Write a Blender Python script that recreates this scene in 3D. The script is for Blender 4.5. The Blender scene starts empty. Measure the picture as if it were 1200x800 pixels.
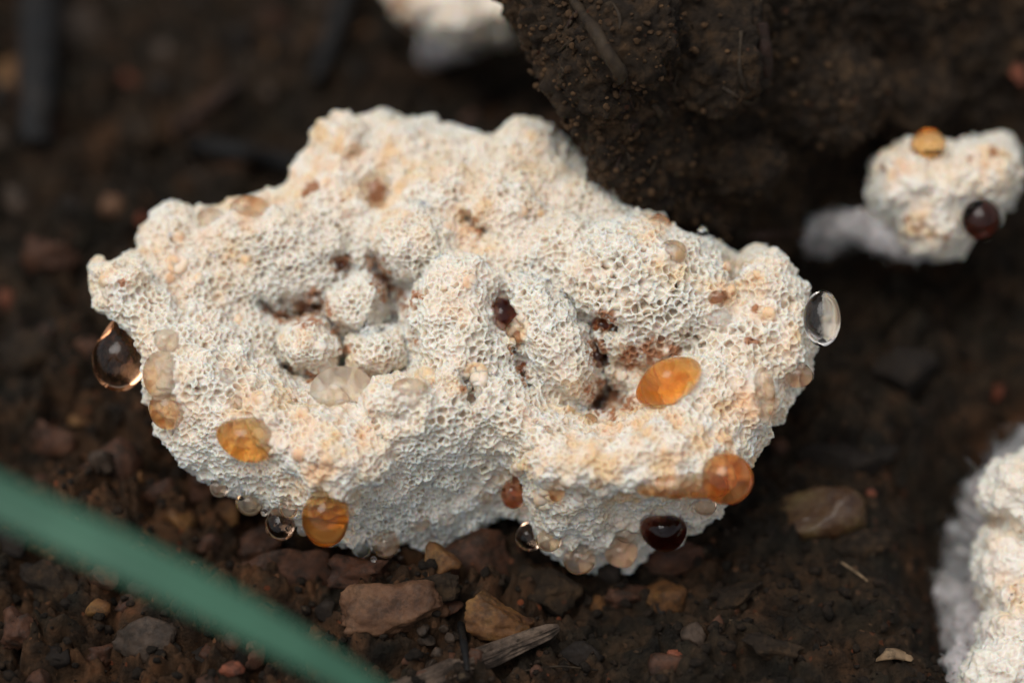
import bpy, math, random, time
import numpy as np
from mathutils import Vector, Matrix
from mathutils.kdtree import KDTree
from mathutils.bvhtree import BVHTree
T0 = time.time()
random.seed(7)
rng = np.random.default_rng(7)
scene = bpy.context.scene
col = scene.collection
rad = math.radians

# ------------------------------------------------------------ camera
PITCH = rad(45)
DIST = 33.3
LENS = 100.0
BX = np.array([1.0, 0, 0])
BU = np.array([0, math.sin(PITCH), math.cos(PITCH)])
BW = np.array([0, -math.cos(PITCH), math.sin(PITCH)])
EYE = BW * DIST
cam = bpy.data.cameras.new("camera")
camo = bpy.data.objects.new("camera", cam)
col.objects.link(camo)
camo.matrix_world = Matrix((
    (BX[0], BU[0], BW[0], EYE[0]),
    (BX[1], BU[1], BW[1], EYE[1]),
    (BX[2], BU[2], BW[2], EYE[2]), (0, 0, 0, 1)))
cam.lens = LENS
cam.sensor_width = 36.0
cam.sensor_fit = 'HORIZONTAL'
cam.clip_start = 0.5
cam.clip_end = 400
cam.dof.use_dof = True
cam.dof.focus_distance = DIST - 0.25
cam.dof.aperture_fstop = 0.063
cam.dof.aperture_blades = 0
scene.camera = camo

# ------------------------------------------------------------ world, sun, exposure
SUN_EL, SUN_ROT = rad(70), rad(-125)
world = bpy.data.worlds.new("World")
scene.world = world
world.use_nodes = True
wn = world.node_tree
wn.nodes.clear()
wo = wn.nodes.new("ShaderNodeOutputWorld")
bg = wn.nodes.new("ShaderNodeBackground")
sk = wn.nodes.new("ShaderNodeTexSky")
sk.sky_type = 'NISHITA'
sk.sun_disc = False
sk.sun_elevation = SUN_EL
sk.sun_rotation = SUN_ROT
sk.dust_density = 3.0
sk.air_density = 1.0
hs = wn.nodes.new("ShaderNodeHueSaturation")     # overcast: the cloud cover takes the blue out of the sky
hs.inputs["Saturation"].default_value = 0.22
wn.links.new(sk.outputs[0], hs.inputs["Color"])
wn.links.new(hs.outputs[0], bg.inputs[0])
bg.inputs[1].default_value = 0.13
wn.links.new(bg.outputs[0], wo.inputs[0])
sun = bpy.data.lights.new("sun", 'SUN')
sun.energy = 1.3
sun.angle = rad(40)
sun.color = (1.0, 0.955, 0.90)
suno = bpy.data.objects.new("sun", sun)
col.objects.link(suno)
sdir = Vector((math.sin(SUN_ROT) * math.cos(SUN_EL), math.cos(SUN_ROT) * math.cos(SUN_EL), math.sin(SUN_EL)))
suno.rotation_euler = sdir.to_track_quat('Z', 'Y').to_euler()
suno.location = sdir * 40
scene.view_settings.view_transform = 'Standard'
scene.view_settings.look = 'None'
scene.view_settings.exposure = 0.05
scene.view_settings.gamma = 1.0
scene.render.engine = 'CYCLES'
scene.cycles.max_bounces = 10
scene.cycles.transmission_bounces = 8
scene.cycles.diffuse_bounces = 4
scene.cycles.caustics_refractive = True

# ------------------------------------------------------------ numeric helpers
def P(px, py, w):
    """world point seen at photograph pixel (px, py), w above the focal plane towards the camera"""
    px = np.asarray(px, float); py = np.asarray(py, float); w = np.asarray(w, float)
    s = (DIST - w) / DIST
    u = (px - 600) / 100 * s
    v = (400 - py) / 100 * s
    return u[..., None] * BX + v[..., None] * BU + w[..., None] * BW
def PIX(co):
    u, v, w = co @ BX, co @ BU, co @ BW
    s = (DIST - w) / DIST
    return 600 + u / s * 100, 400 - v / s * 100, w

def _hash(ix, iy, iz, seed):
    h = (ix.astype(np.uint32) * np.uint32(374761393) + iy.astype(np.uint32) * np.uint32(668265263)
         + iz.astype(np.uint32) * np.uint32(2147483647) + np.uint32(seed * 144665 + 17))
    h = (h ^ (h >> np.uint32(13))) * np.uint32(1274126177)
    h = (h ^ (h >> np.uint32(15))) * np.uint32(2246822519)
    return h ^ (h >> np.uint32(16))
GR = np.array([[1,1,0],[-1,1,0],[1,-1,0],[-1,-1,0],[1,0,1],[-1,0,1],[1,0,-1],[-1,0,-1],
               [0,1,1],[0,-1,1],[0,1,-1],[0,-1,-1],[1,1,0],[-1,1,0],[0,-1,1],[0,-1,-1]], float)
def noise(co, scale, seed=0):
    p = co * scale + 1000.0
    i = np.floor(p).astype(np.int64)
    f = p - i
    t = f * f * f * (f * (f * 6 - 15) + 10)
    r = 0
    for dx in (0, 1):
        for dy in (0, 1):
            for dz in (0, 1):
                g = GR[(_hash(i[:, 0] + dx, i[:, 1] + dy, i[:, 2] + dz, seed) & np.uint32(15)).astype(int)]
                d = (g * (f - np.array([dx, dy, dz]))).sum(1)
                r = r + d * (t[:, 0] if dx else 1 - t[:, 0]) * (t[:, 1] if dy else 1 - t[:, 1]) * (t[:, 2] if dz else 1 - t[:, 2])
    return r
def fbm(co, scale, octv=4, seed=0, gain=0.5):
    a, r, s = 1.0, 0, scale
    for k in range(octv):
        r = r + a * noise(co, s, seed + k * 31); a *= gain; s *= 2.03
    return r
def worley2(x, y, scale, seed=0):
    """2-D cells: F1, F2, cell random"""
    X, Y = x * scale + 500, y * scale + 500
    ix, iy = np.floor(X).astype(np.int64), np.floor(Y).astype(np.int64)
    f1 = np.full(X.shape, 9.0); f2 = f1.copy(); cr = np.zeros(X.shape)
    z = np.zeros_like(ix)
    for dx in (-1, 0, 1):
        for dy in (-1, 0, 1):
            cx, cy = ix + dx, iy + dy
            jx = _hash(cx, cy, z, seed) / 4294967295.0
            jy = _hash(cx, cy, z + 1, seed) / 4294967295.0
            jr = _hash(cx, cy, z + 2, seed) / 4294967295.0
            d = np.hypot(cx + jx - X, cy + jy - Y)
            closer = d < f1
            f2 = np.where(closer, f1, np.minimum(f2, d))
            cr = np.where(closer, jr, cr)
            f1 = np.where(closer, d, f1)
    return f1, f2, cr
def sstep(a, b, x):
    t = np.clip((x - a) / (b - a), 0, 1)
    return t * t * (3 - 2 * t)
def tps_fit(pts, reg=0.02):
    pts = np.array(pts, float)
    X, h = pts[:, :2] / 100, pts[:, 2]
    n = len(X)
    def phi(d): return np.where(d > 1e-9, d * d * np.log(np.maximum(d, 1e-9)), 0)
    D = np.linalg.norm(X[:, None] - X[None], axis=2)
    Pm = np.c_[np.ones(n), X]
    A = np.zeros((n + 3, n + 3))
    A[:n, :n] = phi(D) + reg * np.eye(n); A[:n, n:] = Pm; A[n:, :n] = Pm.T
    s = np.linalg.solve(A, np.r_[h, 0, 0, 0])
    def f(px, py):
        Q = np.c_[px, py] / 100
        out = np.zeros(len(Q))
        for i in range(0, len(Q), 20000):
            q = Q[i:i + 20000]
            out[i:i + 20000] = phi(np.linalg.norm(q[:, None] - X[None], axis=2)) @ s[:n] + s[n] + q @ s[n + 1:]
        return out
    return f
def poly_dist(px, py, poly):
    """signed distance (inside > 0) and nearest boundary point"""
    poly = np.array(poly, float)
    best = np.full(px.shape, 1e9); bx = px.copy(); by = py.copy()
    inside = np.zeros(px.shape, bool)
    n = len(poly)
    for i in range(n):
        a, b = poly[i], poly[(i + 1) % n]
        e = b - a
        t = np.clip(((px - a[0]) * e[0] + (py - a[1]) * e[1]) / max(e @ e, 1e-9), 0, 1)
        qx, qy = a[0] + t * e[0], a[1] + t * e[1]
        d = np.hypot(px - qx, py - qy)
        m = d < best
        best = np.where(m, d, best); bx = np.where(m, qx, bx); by = np.where(m, qy, by)
        c = ((a[1] > py) != (b[1] > py))
        with np.errstate(divide='ignore', invalid='ignore'):
            xi = (b[0] - a[0]) * (py - a[1]) / (b[1] - a[1]) + a[0]
        inside ^= c & (px < xi)
    return np.where(inside, best, -best), bx, by
def polyline_d(px, py, pts):
    best = np.full(px.shape, 1e9)
    for a, b in zip(pts[:-1], pts[1:]):
        a = np.array(a, float); b = np.array(b, float); e = b - a
        t = np.clip(((px - a[0]) * e[0] + (py - a[1]) * e[1]) / max(e @ e, 1e-9), 0, 1)
        best = np.minimum(best, np.hypot(px - a[0] - t * e[0], py - a[1] - t * e[1]))
    return best
def smax(a, b, k):
    h = np.clip(0.5 + 0.5 * (a - b) / k, 0, 1)
    return b * (1 - h) + a * h + k * h * (1 - h)
def chaikin(poly, n=2):
    p = np.array(poly, float)
    for _ in range(n):
        q = np.roll(p, -1, 0)
        p = np.stack([p * .75 + q * .25, p * .25 + q * .75], 1).reshape(-1, 2)
    return p

# ------------------------------------------------------------ mesh helpers
def make_mesh(name, V, F, smooth=True):
    me = bpy.data.meshes.new(name)
    V = np.asarray(V, np.float32); F = np.asarray(F, np.int32)
    k = F.shape[1]
    me.vertices.add(len(V)); me.vertices.foreach_set("co", V.ravel())
    me.loops.add(len(F) * k); me.loops.foreach_set("vertex_index", F.ravel())
    me.polygons.add(len(F)); me.polygons.foreach_set("loop_start", np.arange(0, len(F) * k, k, dtype=np.int32))
    me.polygons.foreach_set("loop_total", np.full(len(F), k, np.int32))
    if smooth: me.polygons.foreach_set("use_smooth", np.ones(len(F), bool))
    me.update(calc_edges=True)
    return me
def link(name, me, mat=None, parent=None):
    o = bpy.data.objects.new(name, me)
    col.objects.link(o)
    if mat and not me.materials: me.materials.append(mat)
    if parent: o.parent = parent
    return o
def tag(o, label=None, cat=None, group=None, kind=None):
    if label: o['label'] = label
    if cat: o['category'] = cat
    if group: o['group'] = group
    if kind: o['kind'] = kind
    return o
def voxelize(V, F, voxel):
    me = make_mesh("work", V, F)
    o = bpy.data.objects.new("work", me); col.objects.link(o)
    m = o.modifiers.new("r", 'REMESH'); m.mode = 'VOXEL'; m.voxel_size = voxel
    dg = bpy.context.evaluated_depsgraph_get()
    ev = o.evaluated_get(dg); r = ev.to_mesh()
    n = len(r.vertices); co = np.empty(n * 3, np.float32); r.vertices.foreach_get("co", co)
    fl = np.empty(len(r.polygons) * 4, np.int32); r.loops.foreach_get("vertex_index", fl)
    ev.to_mesh_clear()
    bpy.data.objects.remove(o); bpy.data.meshes.remove(me)
    return co.reshape(-1, 3).astype(float), fl.reshape(-1, 4)
def normals(V, F):
    d1 = V[F[:, 2]] - V[F[:, 0]]; d2 = V[F[:, 3 if F.shape[1] == 4 else 1]] - V[F[:, 1 if F.shape[1] == 4 else 0]]
    n = np.cross(d1, d2)
    if F.shape[1] == 3: n = np.cross(V[F[:, 1]] - V[F[:, 0]], V[F[:, 2]] - V[F[:, 0]])
    N = np.zeros_like(V)
    for k in range(F.shape[1]):
        for c in range(3):
            N[:, c] += np.bincount(F[:, k], n[:, c], len(V))
    return N / np.maximum(np.linalg.norm(N, axis=1), 1e-12)[:, None]
def relax(V, F, it, f=0.5):
    E = np.concatenate([F[:, [k, (k + 1) % F.shape[1]]] for k in range(F.shape[1])])
    deg = np.bincount(E[:, 0], minlength=len(V)) + np.bincount(E[:, 1], minlength=len(V))
    for _ in range(it):
        S = np.zeros_like(V)
        for c in range(3):
            S[:, c] = np.bincount(E[:, 0], V[E[:, 1], c], len(V)) + np.bincount(E[:, 1], V[E[:, 0], c], len(V))
        V = V + f * (S / np.maximum(deg, 1)[:, None] - V)
    return V
def set_col(me, name, C):
    a = me.attributes.new(name, 'FLOAT_COLOR', 'POINT')
    C = np.c_[C, np.ones(len(C))].astype(np.float32)
    a.data.foreach_set("color", C.ravel())
def relief(outline, hfun, R, step, backfun, grow=5.0):
    """closed solid between a front surface w = hfun(px, py) and a rounded back, bounded by an outline"""
    poly = chaikin(outline, 1)
    tg = np.roll(poly, -1, 0) - np.roll(poly, 1, 0); tg /= np.linalg.norm(tg, axis=1)[:, None]
    nr = np.c_[tg[:, 1], -tg[:, 0]]
    ar = 0.5 * np.sum(poly[:, 0] * np.roll(poly[:, 1], -1) - np.roll(poly[:, 0], -1) * poly[:, 1])
    poly = poly + nr * grow * (1 if ar > 0 else -1)
    x0, y0 = poly.min(0) - step * 2; x1, y1 = poly.max(0) + step * 2
    xs = np.arange(x0, x1, step); ys = np.arange(y0, y1, step)
    gx, gy = np.meshgrid(xs, ys); sh = gx.shape
    d, bx, by = poly_dist(gx.ravel(), gy.ravel(), poly)
    ins = d > 0
    px = np.where(ins, gx.ravel(), bx); py = np.where(ins, gy.ravel(), by)
    d = np.maximum(d, 0)
    I = np.arange(len(px)).reshape(sh); In = ins.reshape(sh)
    keep = In[:-1, :-1] | In[1:, :-1] | In[:-1, 1:] | In[1:, 1:]
    Q = np.stack([I[:-1, :-1][keep], I[1:, :-1][keep], I[1:, 1:][keep], I[:-1, 1:][keep]], 1)
    S = hfun(px, py)
    t = np.clip(d / (R * 100), 0, 1)
    rd = np.sqrt(1 - (1 - t) ** 2)
    wf = S - R * (1 - rd)
    wb = np.where(ins, S - R - R * rd - backfun(px, py, S) * sstep(0, 1, t), wf)
    Vf = P(px, py, wf); Vb = P(px, py, wb)
    n = len(px)
    # share the rim vertices
    bm = np.where(ins, np.arange(n) + n, np.arange(n))
    F = np.concatenate([Q, bm[Q][:, ::-1]])
    V = np.concatenate([Vf, Vb])
    used = np.unique(F); mp = np.full(2 * n, -1); mp[used] = np.arange(len(used))
    return V[used], mp[F]

# ------------------------------------------------------------ materials
def nmat(name):
    m = bpy.data.materials.new(name); m.use_nodes = True
    nt = m.node_tree; b = nt.nodes["Principled BSDF"]
    return m, nt, b
def N_(nt, t, **kw):
    n = nt.nodes.new(t)
    for k, v in kw.items():
        if hasattr(n, k): setattr(n, k, v)
        else: n.inputs[k.replace('_', ' ')].default_value = v
    return n
def ramp(nt, src, stops):
    r = nt.nodes.new("ShaderNodeValToRGB")
    e = r.color_ramp.elements
    while len(e) < len(stops): e.new(0.5)
    for k, (p, c) in enumerate(stops):
        e[k].position = p; e[k].color = (*c, 1)
    nt.links.new(src, r.inputs[0])
    return r
def fungus_mat():
    m, nt, b = nmat("fungus_tissue")
    at = N_(nt, "ShaderNodeAttribute"); at.attribute_name = "albedo"
    tc = N_(nt, "ShaderNodeTexCoord")
    n1 = N_(nt, "ShaderNodeTexNoise"); n1.inputs["Scale"].default_value = 9; n1.inputs["Detail"].default_value = 6
    nt.links.new(tc.outputs["Object"], n1.inputs["Vector"])
    r = ramp(nt, n1.outputs["Fac"], [(0.3, (0.90, 0.87, 0.83)), (0.65, (1, 1, 1))])
    mx = N_(nt, "ShaderNodeMix"); mx.data_type = 'RGBA'; mx.blend_type = 'MULTIPLY'; mx.inputs[0].default_value = 1
    nt.links.new(at.outputs["Color"], mx.inputs[6]); nt.links.new(r.outputs[0], mx.inputs[7])
    nt.links.new(mx.outputs[2], b.inputs["Base Color"])
    b.inputs["Roughness"].default_value = 0.5
    b.inputs["Specular IOR Level"].default_value = 0.3
    b.inputs["Subsurface Weight"].default_value = 0.7
    b.inputs["Subsurface Radius"].default_value = (1.0, 0.55, 0.3)
    b.inputs["Subsurface Scale"].default_value = 0.11
    n2 = N_(nt, "ShaderNodeTexNoise"); n2.inputs["Scale"].default_value = 45; n2.inputs["Detail"].default_value = 4
    nt.links.new(tc.outputs["Object"], n2.inputs["Vector"])
    bp = N_(nt, "ShaderNodeBump"); bp.inputs["Strength"].default_value = 0.35; bp.inputs["Distance"].default_value = 0.03
    nt.links.new(n2.outputs["Fac"], bp.inputs["Height"]); nt.links.new(bp.outputs[0], b.inputs["Normal"])
    return m
def soil_mat(name, stops, wet=0.5, sc=2.5, tone=False):
    m, nt, b = nmat(name)
    tc = N_(nt, "ShaderNodeTexCoord")
    n1 = N_(nt, "ShaderNodeTexNoise"); n1.inputs["Scale"].default_value = sc; n1.inputs["Detail"].default_value = 9; n1.inputs["Roughness"].default_value = 0.68
    nt.links.new(tc.outputs["Object"], n1.inputs["Vector"])
    r = ramp(nt, n1.outputs["Fac"], stops)
    # small coloured grains
    vo = N_(nt, "ShaderNodeTexVoronoi"); vo.inputs["Scale"].default_value = 9
    nt.links.new(tc.outputs["Object"], vo.inputs["Vector"])
    sp = N_(nt, "ShaderNodeSeparateColor"); nt.links.new(vo.outputs["Color"], sp.inputs[0])
    g = ramp(nt, sp.outputs[0], [(0.0, (0, 0, 0)), (0.82, (0, 0, 0)), (0.9, (1, 1, 1))])
    gm = N_(nt, "ShaderNodeMath"); gm.operation = 'LESS_THAN'; gm.inputs[1].default_value = 0.35
    nt.links.new(vo.outputs["Distance"], gm.inputs[0])
    gg = N_(nt, "ShaderNodeMath"); gg.operation = 'MULTIPLY'
    nt.links.new(g.outputs[0], gg.inputs[0]); nt.links.new(gm.outputs[0], gg.inputs[1])
    gc = ramp(nt, sp.outputs[1], [(0.0, (0.06, 0.022, 0.01)), (0.5, (0.045, 0.03, 0.018)), (1.0, (0.07, 0.05, 0.03))])
    mx = N_(nt, "ShaderNodeMix"); mx.data_type = 'RGBA'
    nt.links.new(gg.outputs[0], mx.inputs[0]); nt.links.new(r.outputs[0], mx.inputs[6]); nt.links.new(gc.outputs[0], mx.inputs[7])
    last = mx.outputs[2]
    if tone:      # rusty earth mixed into the dark humus
        at = N_(nt, "ShaderNodeAttribute"); at.attribute_name = "tone"
        m2 = N_(nt, "ShaderNodeMix"); m2.data_type = 'RGBA'; m2.blend_type = 'MULTIPLY'; m2.inputs[7].default_value = (3.0, 1.95, 1.45, 1)
        nt.links.new(at.outputs["Fac"], m2.inputs[0]); nt.links.new(last, m2.inputs[6]); last = m2.outputs[2]
    nt.links.new(last, b.inputs["Base Color"])
    n3 = N_(nt, "ShaderNodeTexNoise"); n3.inputs["Scale"].default_value = 1.3; n3.inputs["Detail"].default_value = 5
    nt.links.new(tc.outputs["Object"], n3.inputs["Vector"])
    rr = ramp(nt, n3.outputs["Fac"], [(0.38, (0.9 - wet * .7,) * 3), (0.6, (0.92,) * 3)])
    nt.links.new(rr.outputs[0], b.inputs["Roughness"])
    b.inputs["Specular IOR Level"].default_value = 0.18
    n2 = N_(nt, "ShaderNodeTexNoise"); n2.inputs["Scale"].default_value = 16; n2.inputs["Detail"].default_value = 8; n2.inputs["Roughness"].default_value = 0.7
    nt.links.new(tc.outputs["Object"], n2.inputs["Vector"])
    bp = N_(nt, "ShaderNodeBump"); bp.inputs["Strength"].default_value = 1.0; bp.inputs["Distance"].default_value = 0.06
    nt.links.new(n2.outputs["Fac"], bp.inputs["Height"]); nt.links.new(bp.outputs[0], b.inputs["Normal"])
    return m
def stone_mat(name, c1, c2, c3, rough=0.45, sc=3.0, mud=0.8):
    m, nt, b = nmat(name)
    tc = N_(nt, "ShaderNodeTexCoord")
    oi = N_(nt, "ShaderNodeObjectInfo")
    ad = N_(nt, "ShaderNodeVectorMath"); ad.operation = 'ADD'
    nt.links.new(tc.outputs["Object"], ad.inputs[0]); nt.links.new(oi.outputs["Location"], ad.inputs[1])
    n1 = N_(nt, "ShaderNodeTexNoise"); n1.inputs["Scale"].default_value = sc; n1.inputs["Detail"].default_value = 8; n1.inputs["Roughness"].default_value = 0.65
    nt.links.new(ad.outputs[0], n1.inputs["Vector"])
    r = ramp(nt, n1.outputs["Fac"], [(0.3, c1), (0.5, c2), (0.72, c3)])
    nm = N_(nt, "ShaderNodeTexNoise"); nm.inputs["Scale"].default_value = 5.5; nm.inputs["Detail"].default_value = 9; nm.inputs["Roughness"].default_value = 0.75
    nt.links.new(ad.outputs[0], nm.inputs["Vector"])
    mr = ramp(nt, nm.outputs["Fac"], [(0.47, (0, 0, 0)), (0.60, (1, 1, 1))])
    mm = N_(nt, "ShaderNodeMix"); mm.data_type = 'RGBA'; mm.inputs[7].default_value = (0.014, 0.010, 0.0065, 1)
    mk = N_(nt, "ShaderNodeMath"); mk.operation = 'MULTIPLY'; mk.inputs[1].default_value = mud
    nt.links.new(mr.outputs[0], mk.inputs[0]); nt.links.new(mk.outputs[0], mm.inputs[0]); nt.links.new(r.outputs[0], mm.inputs[6])
    nt.links.new(mm.outputs[2], b.inputs["Base Color"])
    n2 = N_(nt, "ShaderNodeTexNoise"); n2.inputs["Scale"].default_value = 14; n2.inputs["Detail"].default_value = 8; n2.inputs["Roughness"].default_value = 0.7
    nt.links.new(ad.outputs[0], n2.inputs["Vector"])
    rr = ramp(nt, n2.outputs["Fac"], [(0.35, (rough,) * 3), (0.6, (min(1, rough + .35),) * 3)])
    nt.links.new(rr.outputs[0], b.inputs["Roughness"])
    b.inputs["Specular IOR Level"].default_value = 0.25
    bp = N_(nt, "ShaderNodeBump"); bp.inputs["Strength"].default_value = 0.6; bp.inputs["Distance"].default_value = 0.03
    nt.links.new(n2.outputs["Fac"], bp.inputs["Height"]); nt.links.new(bp.outputs[0], b.inputs["Normal"])
    return m
def drop_mat(name, tint, density, rough=0.0, cloud=0.0):
    m, nt, b = nmat(name)
    b.inputs["Base Color"].default_value = (1, 1, 1, 1)
    b.inputs["Transmission Weight"].default_value = 1.0
    b.inputs["Roughness"].default_value = rough
    b.inputs["IOR"].default_value = 1.36
    if density > 0:
        va = N_(nt, "ShaderNodeVolumeAbsorption")
        va.inputs["Color"].default_value = (*tint, 1); va.inputs["Density"].default_value = density
        if cloud:      # slightly cloudy sap
            vs = N_(nt, "ShaderNodeVolumeScatter"); vs.inputs["Color"].default_value = (*tint, 1); vs.inputs["Density"].default_value = cloud
            ad = N_(nt, "ShaderNodeAddShader"); nt.links.new(va.outputs[0], ad.inputs[0]); nt.links.new(vs.outputs[0], ad.inputs[1]); va = ad
        nt.links.new(va.outputs[0], nt.nodes["Material Output"].inputs["Volume"])
    return m
M = {}
M['fungus'] = fungus_mat()
M['soil'] = soil_mat("soil", [(0.30, (0.003, 0.0024, 0.0016)), (0.46, (0.012, 0.0098, 0.0062)), (0.58, (0.027, 0.020, 0.012)), (0.72, (0.040, 0.024, 0.013)), (0.85, (0.065, 0.038, 0.02))], tone=True)
M['clod'] = soil_mat("clod_soil", [(0.32, (0.010, 0.007, 0.005)), (0.5, (0.027, 0.018, 0.011)), (0.66, (0.072, 0.042, 0.021)), (0.85, (0.15, 0.09, 0.042))], wet=0.45, sc=3.5)
M['crumb'] = soil_mat("crumb_soil", [(0.3, (0.006, 0.0045, 0.003)), (0.5, (0.017, 0.012, 0.008)), (0.7, (0.042, 0.026, 0.016)), (0.9, (0.08, 0.05, 0.03))], wet=0.5, sc=4)
M['grit'] = soil_mat("clod_grit", [(0.3, (0.022, 0.014, 0.008)), (0.5, (0.075, 0.043, 0.022)), (0.68, (0.16, 0.09, 0.042)), (0.9, (0.25, 0.15, 0.08))], wet=0.5, sc=3)
M['st_tan'] = stone_mat("tan_stone", (0.045, 0.02, 0.01), (0.11, 0.053, 0.027), (0.16, 0.085, 0.045), mud=0.5)
M['st_orange'] = stone_mat("orange_stone", (0.036, 0.0135, 0.0054), (0.12, 0.052, 0.016), (0.18, 0.095, 0.03), mud=0.6)
M['st_brown'] = stone_mat("brown_stone", (0.025, 0.011, 0.006), (0.065, 0.027, 0.014), (0.11, 0.05, 0.026))
M['st_grey'] = stone_mat("greybrown_stone", (0.02, 0.014, 0.010), (0.05, 0.033, 0.022), (0.078, 0.053, 0.037))
M['st_red'] = stone_mat("red_stone", (0.072, 0.018, 0.009), (0.168, 0.048, 0.024), (0.216, 0.078, 0.042))
M['st_dark'] = stone_mat("dark_stone", (0.006, 0.0045, 0.0035), (0.014, 0.010, 0.0075), (0.026, 0.018, 0.012), rough=0.65)
M['st_wet'] = stone_mat("wet_stone", (0.033, 0.011, 0.0044), (0.066, 0.033, 0.01375), (0.132, 0.0935, 0.0385), rough=0.16, mud=0.3)
M['st_wet'].node_tree.nodes['Principled BSDF'].inputs['Coat Weight'].default_value = 0.25
M['bark'] = stone_mat("weathered_twig", (0.03, 0.0198, 0.0144), (0.078, 0.054, 0.039), (0.144, 0.102, 0.072), rough=0.6, sc=5)
M['bark_dark'] = stone_mat("dark_twig", (0.001716, 0.001716, 0.002002), (0.004004, 0.00429, 0.004862), (0.00715, 0.007436, 0.008294), rough=0.4)
M['bark_red'] = stone_mat("reddish_twig", (0.014, 0.0063, 0.0042), (0.0315, 0.01575, 0.0105), (0.049, 0.028, 0.01925), rough=0.5)
M['root'] = stone_mat("rootlet", (0.0195, 0.0117, 0.00585), (0.03315, 0.02145, 0.0117), (0.0507, 0.0351, 0.0195), rough=0.5)
M['straw'] = stone_mat("straw_bit", (0.12, 0.072, 0.036), (0.228, 0.15, 0.084), (0.3, 0.216, 0.132), rough=0.5)
M['clear'] = drop_mat("clear_droplet", (0.92, 0.75, 0.55), 0.4)
M['pale'] = drop_mat("pale_amber_droplet", (0.98, 0.76, 0.48), 3.0)
M['tea'] = drop_mat("tea_brown_droplet", (0.88, 0.56, 0.28), 2.2)
M['hang'] = drop_mat("honey_brown_droplet", (0.90, 0.58, 0.28), 2.0)
M['amber'] = drop_mat("amber_droplet", (0.99, 0.66, 0.25), 4.2)
M['orange'] = drop_mat("orange_droplet", (0.995, 0.71, 0.20), 4.2)
M['brown'] = drop_mat("brown_droplet", (0.88, 0.42, 0.12), 5.0)
M['dark'] = drop_mat("dark_red_droplet", (0.50, 0.18, 0.07), 9.0)
m, nt, b = nmat("grass_green"); M['grass'] = m
tc = N_(nt, "ShaderNodeTexCoord"); n1 = N_(nt, "ShaderNodeTexNoise"); n1.inputs["Scale"].default_value = 1.2
nt.links.new(tc.outputs["Object"], n1.inputs["Vector"])
r = ramp(nt, n1.outputs["Fac"], [(0.35, (0.032, 0.105, 0.062)), (0.65, (0.046, 0.140, 0.084))])
nt.links.new(r.outputs[0], b.inputs["Base Color"]); b.inputs["Roughness"].default_value = 0.5

# ------------------------------------------------------------ ground
GZ = -2.4
def ground_h(x, y):
    co = np.c_[x, y, np.zeros_like(x)]
    h = 0.55 * fbm(co, 0.28, 3, 5)
    wx = x + 0.25 * noise(co, 2.1, 61); wy = y + 0.25 * noise(co, 2.1, 62)
    # crumbs and clods of three sizes, each a rounded dome
    for sc, am, sd in ((0.9, 0.34, 11), (1.9, 0.26, 12), (4.2, 0.13, 13), (9.0, 0.06, 14)):
        f1, f2, cr = worley2(wx, wy, sc, sd)
        dome = np.sqrt(np.maximum(0, 1 - (f1 * 1.25) ** 2)) * sstep(0, 0.25, f2 - f1)
        h = h + am * dome * (0.25 + cr) - am * 0.35
    # the lower right is smoother clay
    clay = np.exp(-(((x - 3.6) / 2.6) ** 2 + ((y + 1.2) / 2.2) ** 2))
    smooth = 0.16 * fbm(co, 0.9, 5, 77) + 0.1
    h = h * (1 - 0.72 * clay) + smooth * clay
    h = h + 0.075 * fbm(co, 5, 5, 21, 0.6)
    # pit at the foot of the lower right fungus
    h = h - 1.9 * np.exp(-(((x - 6.3) / 1.45) ** 2 + ((y + 1.0) / 2.6) ** 2) ** 2)
    # shallow hollow under the fungus
    h = h - 0.55 * np.exp(-(((x + 0.3) / 3.0) ** 2 + ((y - 0.2) / 1.3) ** 2))
    return h
def axis(lo, hi, st, far):
    core = np.arange(lo, hi, st)
    out = []; s = st; p = hi
    while p < far: out.append(p); s *= 1.22; p += s
    out2 = []; s = st; p = lo - st
    while p > -far: out2.append(p); s *= 1.22; p -= s
    return np.r_[out2[::-1], core, out]
xs = axis(-8.2, 8.2, 0.032, 90); ys = axis(-4.6, 9.5, 0.036, 90)
gx, gy = np.meshgrid(xs, ys)
gh = ground_h(gx.ravel(), gy.ravel())
gV = np.c_[gx.ravel(), gy.ravel(), GZ + gh]
I = np.arange(gx.size).reshape(gx.shape)
gF = np.stack([I[:-1, :-1].ravel(), I[:-1, 1:].ravel(), I[1:, 1:].ravel(), I[1:, :-1].ravel()], 1)
gn = fbm(gV * np.array([1, 1, 0]), 0.55, 3, 88)
tone = np.exp(-(((gx.ravel() + 3.6) / 3.4) ** 2 + ((gy.ravel() + 1.4) / 2.6) ** 2) ** 1.5) * 0.9 + 0.2 + 0.4 * sstep(0.0, 0.5, gn)
tone = np.clip(tone * (1 + 1.6 * fbm(gV, 1.7, 3, 89)), 0, 1)
g = link("ground", make_mesh("ground", gV, gF), M['soil']); set_col(g.data, 'tone', np.c_[tone, tone, tone]); tag(g, "dark wet soil, crumbly and stony", kind='structure')
def ground_at(px, py):
    """where the pixel's ray meets the ground sheet"""
    w = None
    lo, hi = -12.0, 4.0
    # march down the view ray
    ws = np.linspace(hi, lo, 600)
    pts = P(np.full(600, px), np.full(600, py), ws)
    gz = GZ + ground_h(pts[:, 0], pts[:, 1])
    k = np.argmax(pts[:, 2] < gz)
    return pts[k], ws[k]
print("ground", time.time() - T0)

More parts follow.
